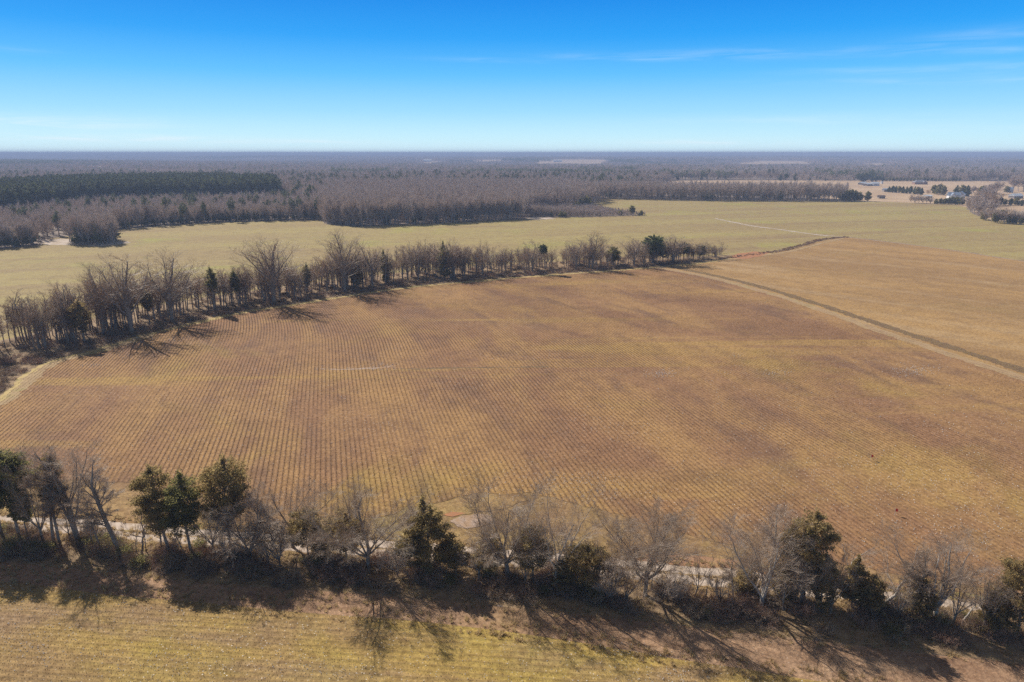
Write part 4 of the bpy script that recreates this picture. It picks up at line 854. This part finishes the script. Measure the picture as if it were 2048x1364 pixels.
mid_bare(1268, 533, 471, 50, 'bare tree just left of the dark pine near the right end of the hedgerow', 'tall', 114, .9)
mid_bare(1345, 526, 469, 72, 'bare tree just right of the dark pine near the right end of the hedgerow', 'tall', 115, .9)
mid_bare(1432, 518, 482, 50, 'last bare tree at the right end of the hedgerow', 'spread', 116, .9)
def mid_ever(px_, pb, pt, w_, label, form='cone', seed=0, n=5000, sz=.2, clear=.06, m='cedar'):
    near_ever(px_, pb, pt, w_, label, form, seed, n, sz, clear, m=m, gap=.6)
mid_ever(889, 556, 485, 30, 'dark column shaped cedar standing out in the middle of the hedgerow', 'column', 120, 7000)
mid_ever(772, 566, 499, 20, 'narrow dark cedar left of the sparse crooked branched tree', 'column', 121, 3500)
mid_ever(715, 576, 510, 32, 'pointed brownish cedar at the right foot of the oval crowned bare tree', 'cone', 122, 4500, m='cedar_bronze')
mid_ever(1306, 528, 472, 42, 'broad dark pine with a raised crown near the right end of the hedgerow', 'top', 123, 7500, .24, .42, 'pine')
mid_ever(1368, 520, 485, 24, 'small dark pine right of the broad one near the right end of the hedgerow', 'top', 124, 3000, .22, .35, 'pine')
mid_ever(1090, 545, 487, 18, 'thin dark topped pine in the right half of the hedgerow', 'top', 125, 1500, .2, .7, 'pine')
mid_ever(430, 622, 533, 22, 'dark spiky cedar in the hedgerow between the tall pair and the fan shaped tree', 'oval', 126, 2500, .2, .45)
mid_ever(478, 611, 540, 17, 'second dark spiky cedar, just left of the fan shaped bare tree', 'oval', 127, 2500, .2, .4)
mid_ever(614, 590, 528, 17, 'small dark cedar between the fan shaped and the oval crowned bare trees', 'oval', 128, 2500, .2, .3)
mid_ever(170, 688, 600, 40, 'dark green low cedar at the foot of the hedgerow left of the tall pair', 'oval', 129, 4000, .2, .25, m='cedar_bronze')
mid_ever(1225, 532, 494, 28, 'dark rounded cedar right of the highest bare tree in the right half', 'oval', 130, 3500, .22, .2)
mid_ever(1325, 524, 488, 24, 'dark cedar under the right side of the broad pine', 'oval', 131, 3000, .22, .2)
mid_ever(1400, 517, 491, 20, 'dark rounded cedar near the right end of the hedgerow', 'oval', 132, 2500, .22, .15)
var = []
for i in range(12):
    st_ = ['slim', 'slim', 'tall', 'tall', 'slim', 'twin', 'slim', 'spread', 'tall', 'slim', 'tall', 'spread'][i]
    (bV, bF), (cV, cF) = bare_tree(200+i, 14, [5.5, 5, 8, 8, 6, 8, 4.5, 9, 7, 5.5, 8.5, 9][i], st_, .82, (0, 0), .011, 5, 3)
    var.append((mesh('trunk', bV, bF, M['bark'], True), mesh('crown', cV, cF, M['twig' if i % 3 else 'twig_warm'])))
evar = []
for i in range(4):
    (bV, bF), (cV, cF) = evergreen(230+i, 11, [4, 4.5, 3.5, 5][i], ['cone', 'oval', 'oval', 'top'][i], 1800, .22, [.1, .25, .4, .4][i], gap=.6)
    evar.append((mesh('trunk', bV, bF, M['bark'], True), mesh('crown', cV, cF, M['cedar' if i % 2 else 'cedar_bronze'])))
TOPX = [-150, 0, 60, 100, 150, 200, 240, 300, 390, 450, 500, 600, 640, 700, 760, 800, 860, 920, 1000, 1060, 1130, 1180, 1230, 1245, 1260, 1300, 1350, 1400, 1450]
TOPY = [596, 584, 578, 582, 552, 545, 548, 545, 536, 530, 528, 524, 508, 500, 492, 488, 482, 484, 496, 488, 490, 478, 490, 512, 484, 478, 480, 486, 492]
ORD = ['first','second','third','fourth','fifth','sixth','seventh','eighth','ninth','tenth','eleventh','twelfth','thirteenth','fourteenth','fifteenth','sixteenth','seventeenth','eighteenth','nineteenth','twentieth']+['twenty-'+w_ for w_ in ('first','second','third','fourth','fifth','sixth','seventh','eighth','ninth')]+['thirtieth']
STR = [(60, 'at the left edge of the photo'), (185, 'left of the tall pair'), (300, 'around the left tall pair tree'), (400, 'around the forked tall tree'), (500, 'left of the fan shaped tree'), (620, 'around the fan shaped tree'), (730, 'around the oval crowned tree'), (800, 'left of the sparse crooked tree'), (880, 'around the sparse crooked tree'), (1000, 'right of the column cedar'), (1130, 'right of the round crowned tree'), (1250, 'around the highest right half tree'), (1330, 'around the broad dark pine'), (9999, 'right of the broad dark pine')]
LOOK = ['slender', 'slender', 'upright', 'upright', 'slender', 'forked', 'slender', 'spreading', 'upright', 'slender', 'upright', 'spreading']
SEEN = []
def hmass(n, o0, o1, seed):
    p = along(hv, n, 0, 1, seed, 0., .97); q = np.random.default_rng(seed+1).uniform(o0, o1, n); T = unit(np.gradient(hv, axis=0)); out = []
    for a, o in zip(p, q):
        k = np.argmin(((hv-a)**2).sum(1)); nn = np.array([-T[k, 1], T[k, 0]]); x = proj(*a)[0]
        out.append(hv[k]*0+a+nn*(o*np.interp(x, [-200, 60, 200, 1150, 1400], [1.7, 1.6, 1.0, 1.0, .55])))
    return np.array(out)
pp3 = np.concatenate([hmass(120, 11, 17, 51), hmass(150, 17, 32, 52)])
rng = np.random.default_rng(61); cnt = 0
for (x, y) in pp3:
    qx_, qy_ = proj(x, y)
    if qx_ < -90 or qx_ > 1452: continue
    h = hgt(qx_, qy_, np.interp(qx_, TOPX, TOPY))*rng.uniform(.72, 1.02)
    if h < 4: continue
    ever = rng.uniform() < (.09 if qx_ < 180 else .03)
    if ever:
        mb, mc = evar[rng.integers(4)]; k = h*rng.uniform(.7, .9)/11
        T2('cedar_tree', 'small dark evergreen mixed in among the crowded leafless trees of the long hedgerow', 'tree', (x, y), mb, mc, rng.uniform(0, 6.28), (k, k, k), 'small evergreens in the long hedgerow')
    else:
        i = rng.integers(12); mb, mc = var[i]; k = h/14
        T2('bare_tree', 'ordinary leafless tree of the crowded mass in the long hedgerow, lower than the tall ones', 'tree', (x, y), mb, mc, rng.uniform(0, 6.28), (k*rng.uniform(.85, 1.15), k*rng.uniform(.85, 1.15), k), 'crowded leafless trees of the long hedgerow')
    o = [c for c in COL.objects if c.parent is None and c.type == 'EMPTY'][-1]; SEEN.append((qx_, 'dark evergreen' if ever else LOOK[i]+' leafless tree', o))
    cnt += 1
SEEN.sort(key=lambda t: t[0]); CNT = {}
for qx_, lk, o in SEEN:
    st_ = [t for m_, t in STR if qx_ < m_][0]; k = CNT[(lk, st_)] = CNT.get((lk, st_), -1)+1
    o['label'] = '%s %s from left in the hedgerow %s' % (ORD[k], lk, st_) if 'green' in lk else '%s %s from left in the hedgerow %s' % (ORD[k], lk, st_)

# thin young trees filling the hedgerow between the countable ones, too many to tell apart
sap = [proto_obj('sapling_%d' % i, [bare_tree(250+i, 12, 4.2, 'slim', .75, (0, 0), .011, 4, 3)[k] for k in (0, 1)], [M['bark'], M['twig' if i % 2 else 'twig_warm']]) for i in range(5)]
C_s = scatter_group(sap, 'sapling_kinds'); ps = np.concatenate([hmass(170, 11, 18, 81), hmass(330, 18, 34, 82)]); q3 = np.stack(proj(ps[:, 0], ps[:, 1]), 1); ok = (q3[:, 0] < 1445) & (q3[:, 0] > -120); ps, q3 = ps[ok], q3[ok]
hs_ = np.array([hgt(a, b, np.interp(a, TOPX, TOPY)) for a, b in q3]); rng = np.random.default_rng(83); ok = hs_ > 4; ps, hs_ = ps[ok], hs_[ok]; k_ = hs_/12*rng.uniform(.55, .95, len(ps))
scatter('hedgerow_saplings', np.c_[ps, np.zeros(len(ps))], rng.uniform(0, 6.28, len(ps)), np.stack([k_, k_, k_], 1), rng.integers(0, 5, len(ps)), C_s, 'thin grey brown saplings packed between the larger trees of the long hedgerow', 'saplings')

# ---------------------------------------------------------------- single trees and bushes by the farms
fe = []
for i in range(5):
    (bV, bF), (cV, cF) = evergreen(300+i, 10, [6.5, 7.5, 7, 8.5, 6][i], ['oval', 'oval', 'cone', 'shrub', 'top'][i], 1500, .38, .04 if i < 4 else .4, gap=.7)
    fe.append((mesh('trunk', bV, bF, M['trunk_far']), mesh('crown', cV, cF, M['pine' if i in (0, 2, 4) else 'cedar'])))
fb = []
for i in range(4):
    (bV, bF), (cV, cF) = bare_tree(320+i, 14, [11, 12, 12, 14][i], ['spread', 'tall', 'spread', 'twin'][i], .9, (0, 0), .04, 7, 3)
    fb.append((mesh('trunk', bV, bF, M['trunk_far'], True), mesh('crown', cV, cF, M['wood_far' if i % 2 else 'twig_warm'])))
def farset(L, lib, picks, name, label, cat, group=None, nom=10):
    if not isinstance(label, list): L = sorted(L)
    for k, (x_, yb, h) in enumerate(L):
        mb, mc = lib[picks[k % len(picks)]]; s = h/nom; rr_ = RNG.uniform(.9, 1.15)
        lb = label[k] if isinstance(label, list) else '%s, %s from left' % (label, ORD[k])
        T2(name, lb, cat, at(x_, yb), mb, mc, RNG.uniform(0, 6.28), (s*rr_, s*rr_, s), group)
farset([(1777,384.5,9),(1784,385,10),(1791,385.5,10.5),(1798,386,10),(1806,386.5,10.5),(1813,387,10),(1820,387.5,11),(1829,388.5,11),(1836,389,10.5),(1842,389.5,10)], fe, [2, 0, 2, 1, 2], 'cedar_tree', 'dark cedar in the straight row right of the blue grey roofed shed', 'tree', 'cedars in the straight pasture row')
farset([(1867,388.5,13),(1878,389.5,15),(1886,390.5,13)], fe, [1, 3, 1], 'cedar_tree', ['left one of three round dark cedars right of the cedar row', 'middle and tallest of three round dark cedars right of the cedar row', 'right one of three round dark cedars right of the cedar row'], 'tree')
farset([(1683,402,10),(1692,402,13),(1700,402,14),(1708,402,13),(1717,402,11),(1735,402.5,12)], fe, [1, 3, 1, 0, 3], 'cedar_tree', ['first dark bushy cedar at the right end of the long tree belt', 'second dark bushy cedar at the right end of the long tree belt', 'third and tallest bushy cedar at the right end of the long tree belt', 'fourth bushy cedar at the right end of the long tree belt', 'fifth bushy cedar at the right end of the long tree belt', 'round dark cedar alone left of the small dark brown shed'], 'tree')
farset([(1822,405.5,9),(1829,406,11),(1837,406,9),(1845,406.5,10),(1853,407,9),(1860,407,8)], fb, [0, 3], 'bush', 'brown leafless bush in the field edge clump below the round cedars', 'bush', 'brown bushes below the round cedars', 14)
farset([(1872,408,6),(1880,408.5,7),(1888,408.8,7),(1896,409,8),(1904,409.2,9),(1912,409.5,9),(1921,410,9)], fe, [3, 1], 'bush', 'dark evergreen bush in the hedge below the white gabled house', 'bush', 'evergreen bushes below the gabled house')
farset([(1856,391,9),(1660,376,9),(1672,376,8),(1681,376,7)], fb, [0, 2], 'bare_tree', ['pale brown bare tree between the cedar row and the round cedars', 'leafless tree left one of three in the pasture behind the tree belt', 'leafless tree middle one of three in the pasture behind the tree belt', 'leafless tree right one of three in the pasture behind the tree belt'], 'tree', None, 14)
farset([(1912,391,14),(1924,392,15),(1932,393,15),(1963,389,12),(1968,391,11)], fe, [2, 1], 'pine_tree', 'dark evergreen behind the white gabled house', 'tree', 'dark evergreens behind the gabled house')
farset([(1985,390,17),(1993,388,19),(1978,389,15),(1945,388,12),(1955,388,11)], fb, [1, 0], 'bare_tree', 'grey bare tree behind the large grey thicket at right', 'tree', 'bare trees behind the large grey thicket', 14)
farset([(1940,424,15),(1948,428,16),(1955,420,18),(1962,414,19),(1970,409,20),(1978,405,18),(1950,414,15),(1965,428,15),(1972,420,16),(1986,412,15),(1958,405,15),(1944,420,15),(1956,432,14),(1975,412,18),(1990,420,13),(1936,418,11),(1983,428,13)], fb, [0, 3, 1, 2], 'thicket_tree', 'grey bare tree of the round thicket beside the green field', 'tree', 'grey bare trees of the right thicket', 14)
farset([(1962,438,11),(1972,441,12),(1983,444,13),(1995,446,14),(2008,447,13),(2020,447,12),(2033,448,11),(2046,448,11),(2060,448,12)], fb, [0, 3], 'thicket_bush', 'brownish bushy tree fronting the thicket at right', 'tree', 'brown bushy trees fronting the thicket', 14)
farset([(1968,440,8),(1990,446,9),(2002,442,10),(2016,448,6),(2028,448,6),(2042,449,6)], fe, [3, 1], 'cedar_tree', 'dark low evergreen under the large thicket at right', 'tree', 'dark evergreens under the thicket')
farset([(1990,409,7),(2000,410,9),(2010,410,7),(2020,411,8),(2032,411,9),(2044,412,7)], fe, [3, 0], 'bush', 'dark bush in the hedge line below the low house at right', 'bush', 'dark bushes below the low house')
farset([(2013,385,10)], fe, [3], 'cedar_tree', 'round dark cedar left of the narrow pale cottage', 'tree')
farset([(2026,382,24),(2036,381,26),(2046,382,25),(2056,382,24)], fb, [1, 0], 'bare_tree', 'large bare tree towering behind the narrow cottage at the right edge', 'tree', 'large bare trees behind the cottage', 14)
farset([(x_, 363.2, 15+3*math.sin(x_)) for x_ in range(1716, 1770, 7)], fe, [4, 2, 0], 'pine_tree', 'dark pine in the stand behind the three long sheds', 'tree', 'pines behind the long sheds')
farset([(x_, 362.5, 8+1*math.sin(x_)) for x_ in range(1772, 1920, 7)], fe, [3, 1], 'cedar_tree', 'dark evergreen in the screen behind the brick house', 'tree', 'evergreens of the screen behind the brick house')
farset([(x_, 361.5, 13+3*math.sin(x_*1.7)) for x_ in (1560, 1572, 1590, 1604, 1618, 1640, 1652, 1668)], fe, [2, 4], 'pine_tree', 'dark pine at the forest edge above the pale pasture', 'tree', 'pines at the far forest edge')
farset([(1170,417,13),(1163,418,12),(1178,414,10),(1154,421,9)], fe, [3, 1], 'cedar_tree', 'dark evergreen at the tip of the wood block above the young scrub', 'tree', 'dark evergreens at the tip of the wood block')
farset([(1122,435,6),(1130,435,5),(1240,431,5),(1264,430,9),(1282,431,5)], fe, [3, 1], 'cedar_tree', ['left one of two low evergreens in the young scrub', 'right one of two low evergreens in the young scrub', 'tiny dark evergreen toward the tip of the young scrub', 'tallest small evergreen near the tip of the young scrub', 'last tiny evergreen at the tip of the young scrub'], 'tree')

# ---------------------------------------------------------------- air
hv_, hf_ = np.array([[x, y, z] for z in (-16, 70) for y in (-29000, 29000) for x in (-29000, 29000)], float), np.array([[0, 2, 3, 1], [4, 5, 7, 6], [0, 1, 5, 4], [2, 6, 7, 3], [0, 4, 6, 2], [1, 3, 7, 5]])
hm = bpy.data.materials.new('haze'); hm.use_nodes = True; t = hm.node_tree; t.nodes.clear()
pv = t.nodes.new('ShaderNodeVolumePrincipled'); pv.inputs['Color'].default_value = (.36, .47, .72, 1); pv.inputs['Density'].default_value = 2.3e-4; pv.inputs['Anisotropy'].default_value = .0
ho = t.nodes.new('ShaderNodeOutputMaterial'); t.links.new(pv.outputs[0], ho.inputs['Volume'])
tag(obj('haze', mesh('haze', hv_, hf_, hm)), kind='stuff')
